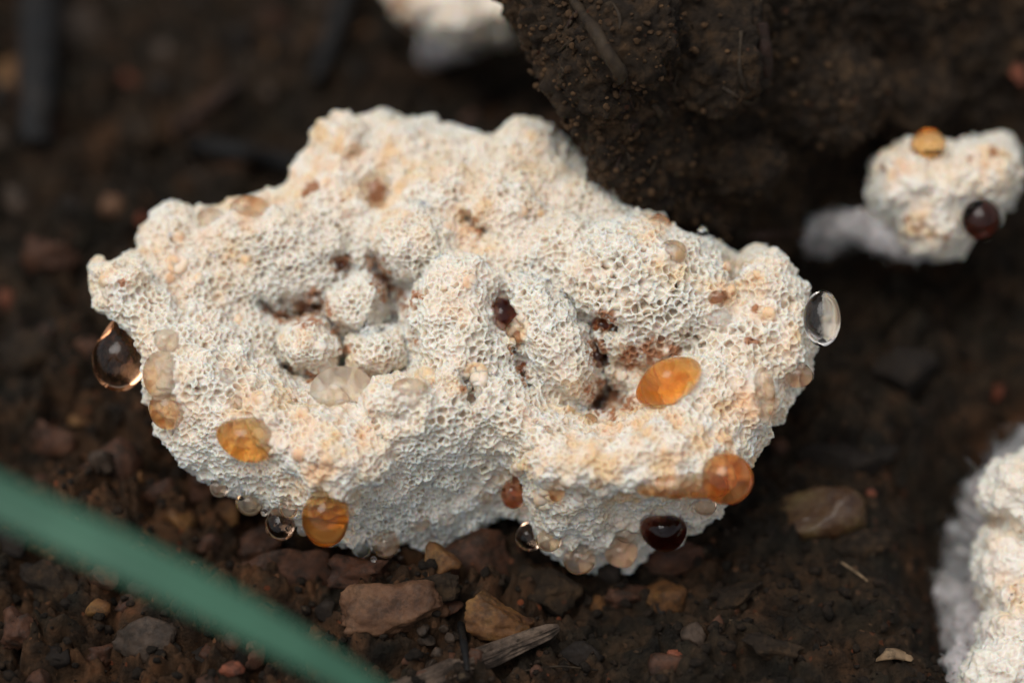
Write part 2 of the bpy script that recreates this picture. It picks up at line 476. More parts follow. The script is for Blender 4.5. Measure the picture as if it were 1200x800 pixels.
# ------------------------------------------------------------ main fungus
OUT = [(105,309),(118,304),(134,307),(150,298),(166,293),(165,270),(176,258),(190,240),(205,237),(222,243),(240,243),(262,240),
 (285,231),(305,233),(322,224),(341,212),(346,196),(352,184),(366,170),(372,153),(386,141),(402,135),(420,142),(440,137),(452,129),
 (468,136),(486,143),(500,136),(515,145),(540,149),(560,158),(582,156),(600,146),(615,140),(632,145),(648,154),(664,166),(676,180),
 (690,190),(702,206),(722,214),(738,228),(752,236),(770,250),(785,266),(800,273),(815,279),(838,283),(852,294),(862,306),(872,292),
 (890,287),(906,297),(922,306),(932,318),(940,336),(952,356),(958,378),(957,400),(950,420),(946,445),(930,462),(915,485),(902,505),
 (888,528),(874,548),(866,566),(846,588),(838,606),(822,612),(806,622),(790,634),(764,640),(748,655),(735,668),(712,664),(690,667),(664,655),
 (645,646),(628,630),(616,608),(604,600),(585,604),(566,616),(548,634),(528,650),(505,656),(480,650),(455,653),(430,644),(405,640),
 (370,628),(348,610),(322,600),(300,592),(276,582),(256,570),(236,560),(216,545),(202,528),(190,512),(184,494),(176,480),(170,462),
 (172,440),(176,424),(166,404),(158,390),(140,378),(124,366),(112,345),(107,326)]
CT = [(105,310,-.5),(130,330,-.25),(170,300,-.7),(200,250,-1.1),(270,240,-1.15),(320,235,-1.15),(360,170,-1.5),(450,140,-1.7),(550,155,-1.6),
 (610,150,-1.5),(690,200,-1.4),(760,250,-1.1),(840,290,-.8),(250,300,-.7),(330,280,-.85),(290,340,-.95),(345,352,-1.05),(400,250,-.9),
 (450,220,-1.1),(550,220,-.9),(620,220,-.9),(500,270,-.7),(560,300,-.5),(640,290,-.55),(720,290,-.45),(440,325,-1.0),(400,318,-.95),(465,350,-1.05),(488,345,-1.0),(488,385,-.95),
 (385,375,-.95),(400,395,-.95),(475,400,-.95),(402,428,-.85),(470,428,-.7),(345,430,-.8),(150,350,-.1),(200,380,0),(250,390,-.05),(300,420,-.1),(320,385,-.55),(200,440,.25),(260,470,.4),
 (330,455,.3),(400,460,.0),(430,500,.6),(480,470,.62),(380,520,.85),(300,520,.55),(230,520,.25),(190,500,.1),(340,570,.45),(260,560,0),
 (300,580,-.1),(350,605,.1),(390,580,.75),(420,560,.65),(470,530,.6),(430,630,-.2),(500,640,-.65),(500,590,-.22),(550,562,-.15),(570,600,-.6),
 (560,510,.45),(600,540,.2),(592,575,-.45),(528,350,.05),(525,400,.25),(520,440,.5),(560,450,.35),(600,490,.6),(590,420,.22),(690,370,-.5),
 (640,500,.55),(700,440,-.75),(705,468,-.85),(740,430,-.75),(780,425,-.45),(800,440,.25),(850,400,.15),(830,350,-.1),(865,320,-.6),(900,340,-.15),(930,380,-.15),(900,430,.2),
 (940,440,-.3),(900,480,.15),(840,460,.5),(820,500,.75),(880,520,.3),(660,510,.75),(740,500,.8),(650,550,.85),(740,545,1.0),(820,550,.9),
 (860,545,.55),(640,592,.32),(640,630,-.1),(720,594,.25),(720,630,-.2),(720,660,-.5),(790,592,.15),(800,620,-.2),(830,600,.0)]
# rounded lobes: px, py, rx, ry, angle (deg), top height, depth radius
LOBES = [(418,356,37,38,0,-.36,.6),(362,407,37,34,0,-.06,.6),(443,411,40,30,-8,-.10,.55),(485,372,18,26,0,-.7,.4),(488,288,54,44,30,-.22,.7),
 (648,395,44,88,-28,.38,.7),(752,345,112,88,8,.26,.85),(538,385,60,88,4,.30,.6),(905,345,52,52,0,.0,.6),(915,405,48,62,0,.12,.6),
 (738,438,22,24,0,-.3,.4),(715,425,16,20,0,-.35,.4),(395,165,40,32,0,-1.25,.5),(620,170,46,34,0,-1.2,.5),(140,332,40,34,0,-.05,.5),
 (200,270,36,34,0,-.85,.5),(292,262,40,34,0,-.85,.5),(250,335,80,40,10,-.55,.5),(330,295,95,55,15,-.62,.45),(560,170,60,26,0,-1.35,.4),(470,170,46,30,0,-1.38,.4),
 (740,548,128,34,2,1.12,.45),(400,540,62,42,0,1.0,.5),(470,470,46,26,0,.82,.4),(240,455,60,36,20,.42,.4),(820,455,50,40,0,.5,.4),(880,475,34,56,10,.42,.5),(830,355,34,36,0,.12,.4),
 (560,470,46,30,0,.6,.4),(660,300,52,48,20,-.2,.5),(590,250,60,40,0,-.55,.5),(520,225,46,30,0,-.72,.4),(700,240,50,36,30,-.85,.5)]
CREASE = [([(612,322),(640,333),(665,352),(690,382),(700,420),(698,470)],7,.25),([(438,300),(448,325),(462,350)],6,.3),
 ([(306,352),(326,370),(345,370),(372,360)],5,.25),([(384,378),(402,396),(405,425)],4,.3),([(418,394),(452,388),(470,380)],4,.3),([(604,408),(614,440),(622,452)],4,.2),([(588,352),(590,382)],15,.3),
 ([(548,256),(566,272)],8,.3),([(398,308),(404,316)],9,.25),([(440,215),(440,235)],20,.22),([(482,395),(490,420)],8,.3),
 ([(336,430),(365,444),(398,436)],6,.3),([(862,298),(858,330)],9,.3),([(700,378),(722,384)],9,.3),([(205,330),(212,372)],10,.18),([(548,440),(552,470)],7,.25),
 ([(700,472),(740,480)],10,.2),([(430,570),(432,620)],10,.1),([(608,555),(612,600)],7,.3),([(822,600),(838,588)],6,.2)]
tps = tps_fit(CT, 0.01)
def lobes(S, px, py, L, k=0.16):
    for cx, cy, rx, ry, an, top, rz in L:
        a = rad(an); dx, dy = px - cx, py - cy
        X = (dx * math.cos(a) + dy * math.sin(a)) / rx; Y = (-dx * math.sin(a) + dy * math.cos(a)) / ry
        r2 = X * X + Y * Y
        s = top - rz + rz * np.sqrt(np.maximum(0, 1 - np.minimum(r2, 1) ** 1.0)) - np.maximum(0, r2 - 1) * 3
        S = np.where(r2 < 1.6, smax(S, s, k), S)
    return S
def H(px, py):
    S = lobes(tps(px, py), px, py, LOBES)
    for pts, wd, dp in CREASE:
        S = S - dp * np.exp(-(polyline_d(px, py, pts) / wd) ** 2)
    return S
def back(px, py, S):
    return 0.25 + 3.4 * np.exp(-(((px - 560) / 150) ** 2 + ((py - 400) / 90) ** 2))
V, F = relief(OUT, H, 0.30, 3.0, back, 2.0)
V, F = voxelize(V, F, 0.0125)
V = relax(V, F, 8, 0.6)
print("fungus verts", len(V), time.time() - T0)

PEACH = [(120,330,40,.6),(240,330,60,.35),(285,245,50,.8),(360,215,34,.9),(395,170,45,.8),(460,175,35,.7),(450,225,55,.8),(520,215,60,.5),(620,200,60,.6),(560,265,35,1.),
 (640,240,50,.4),(170,420,35,.6),(200,470,40,.7),(300,470,50,.5),(330,520,40,.6),(400,520,60,.85),(380,565,50,.8),(340,480,60,.6),(440,470,60,.5),(545,340,50,.35),(540,455,40,.4),
 (660,560,60,.8),(740,530,110,.9),(830,520,70,.9),(880,470,50,.9),(900,390,60,.7),(890,320,45,.6),(850,350,30,.8),(790,300,35,.6),(770,262,25,.9),(700,520,70,.7),(615,385,25,.6),(610,560,30,.7),
 (760,440,60,.4),(250,275,60,.5),(180,290,45,.5),(690,320,25,.5),(350,390,40,.5),(400,400,35,.5),(640,520,60,.5),(820,580,40,.7)]
RUST = [(313,360,8),(328,371,9),(345,372,9),(366,362,24),(400,312,16),(438,305,12),(446,325,13),(458,343,14),(474,358,14),(488,345,8),(394,388,7),(404,410,7),(555,262,9),(562,270,7),(603,410,6),(612,430,8),(618,445,7),
 (706,380,16),(698,404,10),(700,418,13),(704,452,10),(710,470,22),(735,472,12),(765,413,20),(740,420,16),(484,402,7),(366,440,9),(340,432,5),(838,350,10),(440,226,12),(143,331,6),
 (883,362,6),(877,398,6),(366,218,8),(358,224,7),(886,400,5),(585,355,8),(605,398,9),(790,413,10),(850,346,8),(545,456,6),(690,455,9)]
def zone(px, py, lst, pw=1.0):
    z = np.zeros(len(px))
    for a in lst:
        r = a[2]; s = a[3] if len(a) > 3 else 1.0
        z = np.maximum(z, s * np.exp(-(((px - a[0]) ** 2 + (py - a[1]) ** 2) / (r * r)) ** pw))
    return z
def pored(V, F, rfun, dfun, seed, blist=None, face=-0.25, lump=0.06, lscale=3.8):
    """press thousands of pores into a surface; returns the new points and how deep each lies in its pore"""
    N = normals(V, F)
    V = V + N * (lump * fbm(V, lscale, 3, seed) * 1.3 + 1.0 * lump * np.abs(noise(V, lscale * 2.0, seed + 5)))[:, None]
    N = normals(V, F)
    px, py, w = PIX(V)
    front = (N @ BW) > face
    idx = np.where(front)[0]
    cand = rng.permutation(idx)[:260000]
    R = rfun(px, py) * (1 + 0.55 * noise(V, 3.3, seed + 77))
    cell = 0.05; grid = {}; seeds = []
    Vc = V[cand]; Rc = R[cand]
    ci = np.floor(Vc / cell).astype(int).tolist(); Vl = Vc.tolist(); Rl = Rc.tolist()
    for n in range(len(cand)):
        r = Rl[n]; k = int(r / cell) + 1; x, y, z = Vl[n]; cx, cy, cz = ci[n]; ok = True; r2 = r * r
        for dx in range(-k, k + 1):
            for dy in range(-k, k + 1):
                for dz in range(-k, k + 1):
                    q = grid.get((cx + dx, cy + dy, cz + dz))
                    if q:
                        for sx, sy, sz in q:
                            if (sx - x) ** 2 + (sy - y) ** 2 + (sz - z) ** 2 < r2: ok = False; break
                    if not ok: break
                if not ok: break
            if not ok: break
        if ok:
            grid.setdefault((cx, cy, cz), []).append((x, y, z)); seeds.append((x, y, z))
    kd = KDTree(len(seeds))
    for i, s in enumerate(seeds): kd.insert(s, i)
    kd.balance()
    cr = rng.random(len(seeds))
    J = np.stack([noise(V, 14, seed + 40 + k) for k in range(3)], 1) * 0.026
    Q = (V + J)[idx]
    f1 = np.empty(len(idx)); f2 = np.empty(len(idx)); cid = np.empty(len(idx), int)
    fn = kd.find_n
    for n, q in enumerate(Q.tolist()):
        a = fn(q, 2)
        f1[n] = a[0][2]; f2[n] = a[1][2]; cid[n] = a[0][1]
    Ri = R[idx]
    e = (f2 - f1) / Ri
    nz = noise(V[idx], 22, seed + 9)
    e = e + 0.16 * nz
    dish = sstep(0.02, 0.5, e)
    hole = sstep(0.38, 0.85, e)
    rnd = cr[cid]
    fill = 0.35 + 0.65 * sstep(0.1, 0.55, rnd)
    D = dfun(px[idx], py[idx])
    patch = np.clip(0.75 + 0.9 * noise(V[idx], 2.6, seed + 71), 0.15, 1.2)
    dep = (0.40 * dish + 0.85 * hole * fill * patch) * D
    if blist is not None:      # smooth swollen blisters between the pores
        pass
    disp = np.zeros(len(V)); pit = np.zeros(len(V))
    ridge = 0.020 * noise(V[idx], 9, seed + 3) * (1 - dish)
    disp[idx] = -dep * 1.0 * Ri + ridge
    pit[idx] = np.clip(0.15 * dish + hole * fill * patch * np.clip(D, 0, 1), 0, 1)
    if blist is not None:
        bx_, by_ = PIX(V[idx])[:2]; bl = np.zeros(len(idx))
        for (a, b_, r_) in blist:
            q = ((bx_ - a) ** 2 + (by_ - b_) ** 2) / (r_ * r_)
            m_ = q < 1
            bl[m_] = np.maximum(bl[m_], np.sqrt(1 - q[m_]) * r_ / 100)
        k_ = sstep(0, 0.03, bl)
        disp[idx] = disp[idx] * (1 - k_) + bl * 0.38
        pit[idx] = pit[idx] * (1 - k_)
        PEACHX.append((idx, k_))
    V2 = V + N * disp[:, None]
    print("pores", len(seeds), time.time() - T0)
    return V2, pit, px, py, w, N
PEACHX = []
WET = [(190,439,24),(198,479,24),(196,399,15),(275,512,26),(302,512,28),(402,457,36),(382,600,34),(784,446,36),(765,455,26),(805,440,24),(589,369,20),(608,386,16),
       (894,450,18),(894,478,18),(441,228,26),(788,296,18),(841,349,12),(841,372,15),(480,456,20),(293,244,22),(247,256,16),(760,570,16),(790,570,18),(820,570,18),(851,562,30),(777,620,28),
       (652,574,12),(490,611,13),(521,607,12),(568,577,13),(265,442,11),(728,648,18),(733,624,12)]
rb = random.Random(12); BLIST = []
while len(BLIST) < 60:
    q_ = rb.choice(PEACH); t_ = rb.uniform(0, 6.28); d_ = q_[2] * rb.uniform(0, 1.1)
    a, b_ = q_[0] + d_ * math.cos(t_), q_[1] + d_ * math.sin(t_); r_ = rb.uniform(4, 9) if rb.random() < .75 else rb.uniform(9, 15)
    if poly_dist(np.array([a]), np.array([b_]), OUT)[0][0] > 4 and all(math.hypot(a - c[0], b_ - c[1]) > r_ + c[2] for c in BLIST): BLIST.append((a, b_, r_))
def rf(px, py):
    r = np.full(px.shape, 0.069)
    r = r + 0.014 * np.exp(-(((px - 760) / 110) ** 2 + ((py - 350) / 90) ** 2))
    r = r - 0.007 * sstep(560, 600, py) - 0.006 * np.exp(-(((px - 300) / 100) ** 2 + ((py - 300) / 60) ** 2))
    r = r - 0.012 * sstep(0, 1, np.exp(-(((px - 230) / 90) ** 2 + ((py - 560) / 60) ** 2)))
    return r
def df(px, py):
    d = np.full(px.shape, 0.9)
    d = d + 0.35 * np.exp(-(((px - 740) / 130) ** 2 + ((py - 350) / 110) ** 2)) + 0.3 * np.exp(-(((px - 300) / 110) ** 2 + ((py - 305) / 50) ** 2))
    d = d + 0.25 * np.exp(-(((px - 520) / 110) ** 2 + ((py - 540) / 60) ** 2))
    d = d * (1 - 0.62 * zone(px, py, PEACH)) * (1 - 0.85 * zone(px, py, WET, 3))
    d = d * (1 - 0.25 * sstep(575, 600, py) * sstep(600, 620, px)) + 0.35 * sstep(560, 600, py) * (px < 610)
    return d
V2, pit, px, py, w, N = pored(V, F, rf, df, 101, BLIST)
blis = np.zeros(len(V)); blis[PEACHX[0][0]] = PEACHX[0][1]
def fungus_color(V, pit, peach, rust, front, cool_shade=None, seed=200):
    n1 = fbm(V, 2.2, 3, seed); n2 = fbm(V, 7, 3, seed + 7)
    white = np.array([0.86, 0.82, 0.74]); cream = np.array([0.80, 0.60, 0.37]); pk = np.array([0.83, 0.56, 0.36])
    tan = np.array([0.52, 0.36, 0.22]); ru = np.array([0.34, 0.135, 0.05])
    m = np.clip(peach * (0.75 + 1.5 * fbm(V, 3.6, 2, seed + 11)) * (0.85 + 0.5 * n2) + 0.16 * sstep(0.0, 0.7, n1 + 0.6 * n2), 0, 1)[:, None]
    C = white * (1 - m) + (cream * (0.5 + 0.5 * np.clip(n1 * 2, -1, 1)[:, None]) + pk * (0.5 - 0.5 * np.clip(n1 * 2, -1, 1)[:, None])) * m
    p = (pit * 0.6)[:, None]
    C = C * (1 - p) + tan * p * (1 - 0.3 * m) + C * p * 0.3 * m
    if cool_shade is not None:  # shading of the underside painted in: albedo pulled towards neutral grey
        c = cool_shade[:, None] * 0.6
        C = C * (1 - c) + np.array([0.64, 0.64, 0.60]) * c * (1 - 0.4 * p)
    r = sstep(0.25, 0.95, rust + 1.1 * fbm(V, 9, 3, seed + 15) * sstep(0.05, 0.5, rust))[:, None] * 0.9
    C = C * (1 - r) + ru * r
    return np.clip(C, 0.01, 0.85)
rust = zone(px, py, RUST, 1.4) * sstep(-0.3, 0.2, N @ BW)
cool_shade = sstep(575, 610, py + 14 * noise(V, 3, 8)) * (1 - 0.6 * zone(px, py, PEACH))  # mask for the sky-cooled shade put into the underside's colour
C = fungus_color(V, pit, np.maximum(zone(px, py, PEACH), blis * 0.9), rust, None, cool_shade)
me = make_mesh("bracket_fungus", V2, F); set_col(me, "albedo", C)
fo = link("bracket_fungus", me, M['fungus'])
tag(fo, "large cream white lumpy fungus covered in honeycomb pores and amber droplets, lying on dark soil", "fungus")
step = 1
BODY = BVHTree.FromPolygons(V.tolist(), F[:, :].tolist())
def cast(tree, px, py):
    o = Vector(EYE); d = (Vector(P(px, py, 0.0)) - o).normalized()
    h = tree.ray_cast(o, d)
    return h
print("fungus done", time.time() - T0)

# ------------------------------------------------------------ small fungi
def small_fungus(name, outline, ctrl, lob, R, voxel, bk, rr, dd, seed, peach, rustl, mat, parent=None, lump=0.05, cre=()):
    t = tps_fit(ctrl, 0.01)
    def h(px, py):
        S = lobes(t(px, py), px, py, lob)
        for pts, wd, dp in cre: S = S - dp * np.exp(-(polyline_d(px, py, pts) / wd) ** 2)
        return S
    V, F = relief(outline, h, R, 3.5, bk)
    V, F = voxelize(V, F, voxel); V = relax(V, F, 5, 0.6)
    V2, pit, px, py, w, N = pored(V, F, lambda a, b: np.full(a.shape, rr), lambda a, b: dd * np.ones(a.shape), seed, lump=lump)
    me = make_mesh(name, V2, F)
    set_col(me, "albedo", fungus_color(V, pit, zone(px, py, peach), zone(px, py, rustl, 1.4), None, seed=seed + 3))
    return link(name, me, mat, parent), V, F
def base_empty(name, loc):
    o = bpy.data.objects.new(name, None); col.objects.link(o); o.location = loc; o.empty_display_size = 0.3
    return o
def adopt(o, root):
    o.parent = root; o.matrix_parent_inverse = Matrix.Translation(root.location).inverted()
# knob shaped fungus at the right
root = base_empty("bracket_fungus", ground_at(965, 300)[0]); tag(root, "small two-lobed white fungus on a short stem with orange and dark red drops", "fungus")
o1, v1, f1_ = small_fungus("cap", [(1020,210),(1026,190),(1045,178),(1062,168),(1085,162),(1108,172),(1130,166),(1150,162),(1172,160),(1188,172),(1194,195),(1190,225),(1176,242),(1165,262),(1140,275),(1125,292),(1105,302),(1080,296),(1055,290),(1040,272),(1022,252),(1018,230)],
    [(1030,210,-2.2),(1060,180,-2.3),(1180,180,-2.4),(1180,230,-2.3),(1120,290,-2.3),(1060,280,-2.3),(1090,230,-1.6),(1150,210,-1.7)],
    [(1070,215,48,46,0,-1.5,.6),(1155,205,42,44,0,-1.55,.6),(1095,262,44,40,0,-1.6,.5)], 0.3, 0.028,
    lambda a, b, S: 0.3 + 0 * S, 0.10, 0.45, 300, [(1160,195,30,1),(1050,190,30,.8),(1080,265,30,.9),(1100,200,30,.5)], [(1078,266,9),(1062,257,5),(1163,178,7),(1136,186,5),(1032,196,5),(1110,280,5)], M['fungus'], lump=0.07)
adopt(o1, root)
def tube(path, radii, seg=16, caps=True, rough=0.0, seed=0, flat=1.0):
    path = np.array(path, float); n = len(path)
    V = []; prev = None
    T = np.gradient(path, axis=0); T /= np.linalg.norm(T, axis=1)[:, None]
    up = np.array([0.13, 0.2, 0.97])
    for i in range(n):
        a = np.cross(T[i], up); a /= np.linalg.norm(a); b_ = np.cross(a, T[i])
        th = np.arange(seg) * 2 * math.pi / seg
        V.append(path[i] + radii[i] * (np.cos(th)[:, None] * a + flat * np.sin(th)[:, None] * b_))
    V = np.concatenate(V)
    F = [[i * seg + k, i * seg + (k + 1) % seg, (i + 1) * seg + (k + 1) % seg, (i + 1) * seg + k] for i in range(n - 1) for k in range(seg)]
    V = np.r_[V, path[:1] - T[0] * radii[0] * .15, path[-1:] + T[-1] * radii[-1] * .15]
    c0, c1 = len(V) - 2, len(V) - 1
    F += [[c0, (k + 1) % seg, k, c0] for k in range(seg)]
    F += [[c1, (n - 1) * seg + k, (n - 1) * seg + (k + 1) % seg, c1] for k in range(seg)]
    F = np.array(F)
    if rough: 
        Nn = V - np.repeat(np.r_[path], seg, 0).tolist()[0] if False else None
        C_ = np.r_[np.repeat(path, seg, 0), path[:1], path[-1:]]
        d = V - C_
        V = C_ + d * (1 + rough * fbm(V, 3.0, 4, seed))[:, None]
    return V, F
def curve_pts(pts, n):
    pts = np.array(pts, float); t = np.linspace(0, len(pts) - 1, n)
    out = []
    for x in t:
        i = min(int(x), len(pts) - 2); f = x - i
        p0 = pts[max(i - 1, 0)]; p1 = pts[i]; p2 = pts[i + 1]; p3 = pts[min(i + 2, len(pts) - 1)]
        out.append(0.5 * ((2 * p1) + (-p0 + p2) * f + (2 * p0 - 5 * p1 + 4 * p2 - p3) * f * f + (-p0 + 3 * p1 - 3 * p2 + p3) * f ** 3))
    return np.array(out)
def make_tube_obj(name, pts, radii, mat, seg=16, n=40, rough=0.15, seed=0, parent=None, flat=1.0):
    path = curve_pts(pts, n)
    rd = np.interp(np.linspace(0, 1, n), np.linspace(0, 1, len(radii)), radii)
    V, F = tube(path, rd, seg, rough=rough, seed=seed, flat=flat)
    tri = F[:, 0] == F[:, 3]
    faces = [list(f[:3]) if t else list(f) for f, t in zip(F.tolist(), tri)]
    me = bpy.data.meshes.new(name); me.from_pydata(V.tolist(), [], faces)
    me.polygons.foreach_set("use_smooth", np.ones(len(me.polygons), bool))
    me.update()
    return link(name, me, mat, parent)
def white_mat():
    m, nt, b = nmat("white_mycelium")
    tc = N_(nt, "ShaderNodeTexCoord"); n1 = N_(nt, "ShaderNodeTexNoise"); n1.inputs["Scale"].default_value = 4; n1.inputs["Detail"].default_value = 6
    nt.links.new(tc.outputs["Object"], n1.inputs["Vector"])
    r = ramp(nt, n1.outputs["Fac"], [(0.3, (0.26, 0.235, 0.225)), (0.55, (0.48, 0.455, 0.455))])
    nt.links.new(r.outputs[0], b.inputs["Base Color"]); b.inputs["Roughness"].default_value = 0.8
    b.inputs["Subsurface Weight"].default_value = 0.3; b.inputs["Subsurface Scale"].default_value = 0.1
    bp = N_(nt, "ShaderNodeBump"); bp.inputs["Strength"].default_value = 0.7; bp.inputs["Distance"].default_value = 0.08
    nt.links.new(n1.outputs["Fac"], bp.inputs["Height"]); nt.links.new(bp.outputs[0], b.inputs["Normal"])
    return m
M['white'] = white_mat()
def fuzz(src, root, count, length, seed):
    """downy threads growing out of a mycelium surface"""
    r = np.random.default_rng(seed); V = []; F = []; off = 0
    for o in src:
        me = o.data; n = len(me.vertices); co = np.empty(n * 3); me.vertices.foreach_get('co', co); co = co.reshape(-1, 3)
        no = np.empty(n * 3); me.vertex_normals.foreach_get('vector', no) if hasattr(me, 'vertex_normals') else me.vertices.foreach_get('normal', no)
        no = no.reshape(-1, 3)
        for i in r.integers(0, n, count // len(src)):
            d = no[i] + r.normal(size=3) * 0.55; d /= np.linalg.norm(d); L = length * r.uniform(.3, 1.2); rr = r.uniform(.004, .010)
            p = co[i] + r.normal(size=3) * .03 - no[i] * .02; a = np.cross(d, r.normal(size=3)); a /= np.linalg.norm(a); b_ = np.cross(d, a); bend = r.normal(size=3) * .5
            for j in range(4):
                t = j / 3; c = p + d * L * t + bend * L * t * t
                q = rr * (1 - .7 * t)
                V += [c + a * q, c - a * q * .5 + b_ * q * .87, c - a * q * .5 - b_ * q * .87]
            for j in range(3):
                for k in range(3): F.append([off + j * 3 + k, off + j * 3 + (k + 1) % 3, off + j * 3 + 3 + (k + 1) % 3, off + j * 3 + 3 + k])
            off += 12
    o = link('down', make_mesh('down', np.array(V), np.array(F)), M['white']); o['kind'] = 'stuff'
    o.parent = root; o.matrix_parent_inverse = Matrix.Translation(root.location).inverted()
st = make_tube_obj("stem", [P(1090,275,-2.3), P(1050,278,-2.5), P(1010,264,-2.7), P(985,268,-3.0), P(965,285,-3.6), P(955,300,-4.8)], [.28,.28,.25,.19,.17,.17], M['white'], 24, 60, 0.35, 5)
adopt(st, root)
ft = make_tube_obj("foot", [P(1000,262,-2.9), P(968,262,-3.1), P(950,278,-3.4), P(956,298,-4.4)], [.09,.13,.15,.13], M['white'], 20, 40, 0.5, 9); adopt(ft, root)
fuzz([st, ft], root, 1500, .13, 3)
CAPB = BVHTree.FromPolygons(v1.tolist(), f1_.tolist())

# fungus cropped by the right edge
root = base_empty("bracket_fungus", ground_at(1200, 760)[0]); tag(root, "knobbly pinkish white fungus cut off by the lower right corner, furry at its base", "fungus")
o2, v2, f2_ = small_fungus("cap", [(1155,560),(1170,542),(1195,534),(1215,528),(1300,530),(1340,640),(1340,800),(1300,900),(1200,900),(1140,870),(1128,800),(1138,770),(1160,720),(1148,690),(1142,650),(1150,625),(1165,610),(1152,590)],
    [(1160,570,-1.30),(1200,540,-1.50),(1300,560,-1.70),(1160,620,-1.30),(1160,700,-0.90),(1200,620,-0.70),(1200,700,-0.40),(1280,700,-0.20),(1160,790,0.10),(1200,850,.4),(1300,850,.4),(1280,770,.2)],
    [(1200,575,58,46,0,-0.55,.6),(1190,665,48,60,10,-0.45,.5),(1215,740,60,62,0,0.15,.5),(1260,640,70,70,0,-0.30,.5),(1175,800,50,50,0,.45,.5)], 0.35, 0.022,
    lambda a, b, S: 0.4 + 0 * S, 0.06, 0.4, 340, [(1180,690,30,.8),(1170,620,20,.8),(1200,560,20,.4)], [(1196,626,5,.5),(1188,682,5,.5),(1178,632,7,.4)], M['fungus'], lump=0.07,
    cre=[([(1150,612),(1180,618),(1205,632)],9,.35),([(1160,712),(1190,718),(1200,690)],8,.25)])
adopt(o2, root)
mys = []
for k, (a, pts, rr) in enumerate([(1, [P(1174,560,-1.70),P(1164,590,-2.30),P(1152,640,-2.70),P(1144,700,-2.60),P(1136,750,-1.4),P(1144,800,-.3)], [.2,.28,.34,.34,.28,.25]),
                     (2, [P(1214,530,-2.20),P(1204,545,-2.70),P(1184,600,-3.10)], [.25,.3,.3]),
                     (3, [P(1134,640,-2.50),P(1122,680,-2.70),P(1114,710,-2.30),P(1124,740,-2.10)], [.15,.25,.25,.2])]):
    o = make_tube_obj("mycelium", pts, rr, M['white'], 40, 90, 0.75, 20 + k); adopt(o, root); mys.append(o)
fuzz(mys, root, 7000, .26, 4)

# fungus cropped by the top edge, far out of focus
root = base_empty("bracket_fungus", ground_at(530, 60)[0]); tag(root, "blurred white fungus cut off by the top edge behind the large one", "fungus")
o3, v3, f3_ = small_fungus("cap", [(446,-60),(455,0),(470,22),(500,40),(525,50),(560,56),(600,50),(640,0),(640,-60),(540,-90)],
    [(450,-40,-5.5),(470,10,-5.4),(540,45,-5.4),(620,-20,-5.5),(540,-20,-4.8)],
    [(480,0,36,30,0,-4.7,.4),(540,15,50,36,0,-4.6,.5),(590,5,40,40,0,-4.7,.5)], 0.35, 0.05, lambda a, b, S: 0.5 + 0 * S, 0.12, 0.4, 380,
    [(480,10,40,.6),(570,30,30,.5)], [(462,8,14),(478,30,9)], M['fungus'], lump=0.09)
adopt(o3, root)
o = make_tube_obj("foot", [P(540,30,-5.6), P(520,50,-6.2), P(508,60,-6.8), P(505,70,-7.6)], [.45,.3,.2,.18], M['white'], 20, 30, 0.4, 33); adopt(o, root)
print("small fungi", time.time() - T0)

# ------------------------------------------------------------ soil clod, upper right
CO = [(596,-90),(600,-20),(600,20),(612,44),(628,60),(640,88),(655,112),(668,140),(690,165),(700,196),(735,226),(775,250),(810,262),(860,282),(920,296),(980,318),(1060,330),(1150,340),(1290,350),(1330,100),(1330,-120),(900,-140)]
CC = [(600,-60,-.6),(610,20,-.2),(650,90,-.1),(700,160,-.3),(760,230,-.9),(650,0,.1),(700,60,.1),(740,140,-.3),(800,60,-.6),(800,180,-1.3),(860,250,-2.3),(900,60,-1.2),(900,170,-2.0),(1000,60,-2.4),(1000,180,-3.2),
      (1000,290,-4.2),(1100,60,-3.2),(1100,180,-4.0),(1200,60,-3.4),(1250,250,-4.4),(1300,-60,-3.2),(900,-80,-.8),(750,-80,0.1)]
ct = tps_fit(CC, 0.01)
CL = [(735,35,62,60,0,.55,.35),(690,70,38,70,-30,.25,.3),(840,60,60,70,0,-.3,.4),(860,190,50,40,0,-1.4,.4),(960,110,70,60,0,-1.6,.4),(1060,120,60,50,0,-2.8,.5)]
V, F = relief(CO, lambda a, b: lobes(ct(a, b), a, b, CL), 0.35, 5, lambda a, b, S: np.maximum(0.3, 2.4 + S * 0.5 + 0.02 * (250 - b) * 0.5))
V, F = voxelize(V, F, 0.034); V = relax(V, F, 3, 0.6)
N = normals(V, F)
d = 0.16 * fbm(V, 1.4, 3, 500) + 0.10 * np.abs(fbm(V, 4, 4, 510)) + 0.035 * fbm(V, 12, 3, 520)
V = V + N * d[:, None]
# rounded crumbs stuck on it
seedsn = rng.permutation(len(V))[:9000]
kd = KDTree(len(seedsn)); sr = rng.random(len(seedsn)) ** 3 * 0.085 + 0.018
for i, s in enumerate(seedsn): kd.insert(V[s], i)
kd.balance()
dd = np.zeros(len(V))
for n, q in enumerate(V.tolist()):
    for c_, i_, dist in kd.find_n(q, 3):
        r_ = sr[i_]
        if dist < r_: dd[n] = max(dd[n], math.sqrt(r_ * r_ - dist * dist))
V = V + N * (dd * 0.9)[:, None]
clod = link("soil_clod", make_mesh("soil_clod", V, F), M['clod'])
tag(clod, "big dark brown clod of crumbly earth rising behind the large fungus at the upper right", "soil clod")
V_clod, F_clod = V, F
CLODB = BVHTree.FromPolygons(V.tolist(), F.tolist())
print("clod", len(V), time.time() - T0)
def surf(px, py):
    """nearest of clod and ground on the pixel's ray"""
    h = cast(CLODB, px, py)
    g_, w_ = ground_at(px, py)
    if h[0] is not None and (np.array(h[0]) @ BW) > w_: return np.array(h[0]), float(np.array(h[0]) @ BW)
    return g_, w_

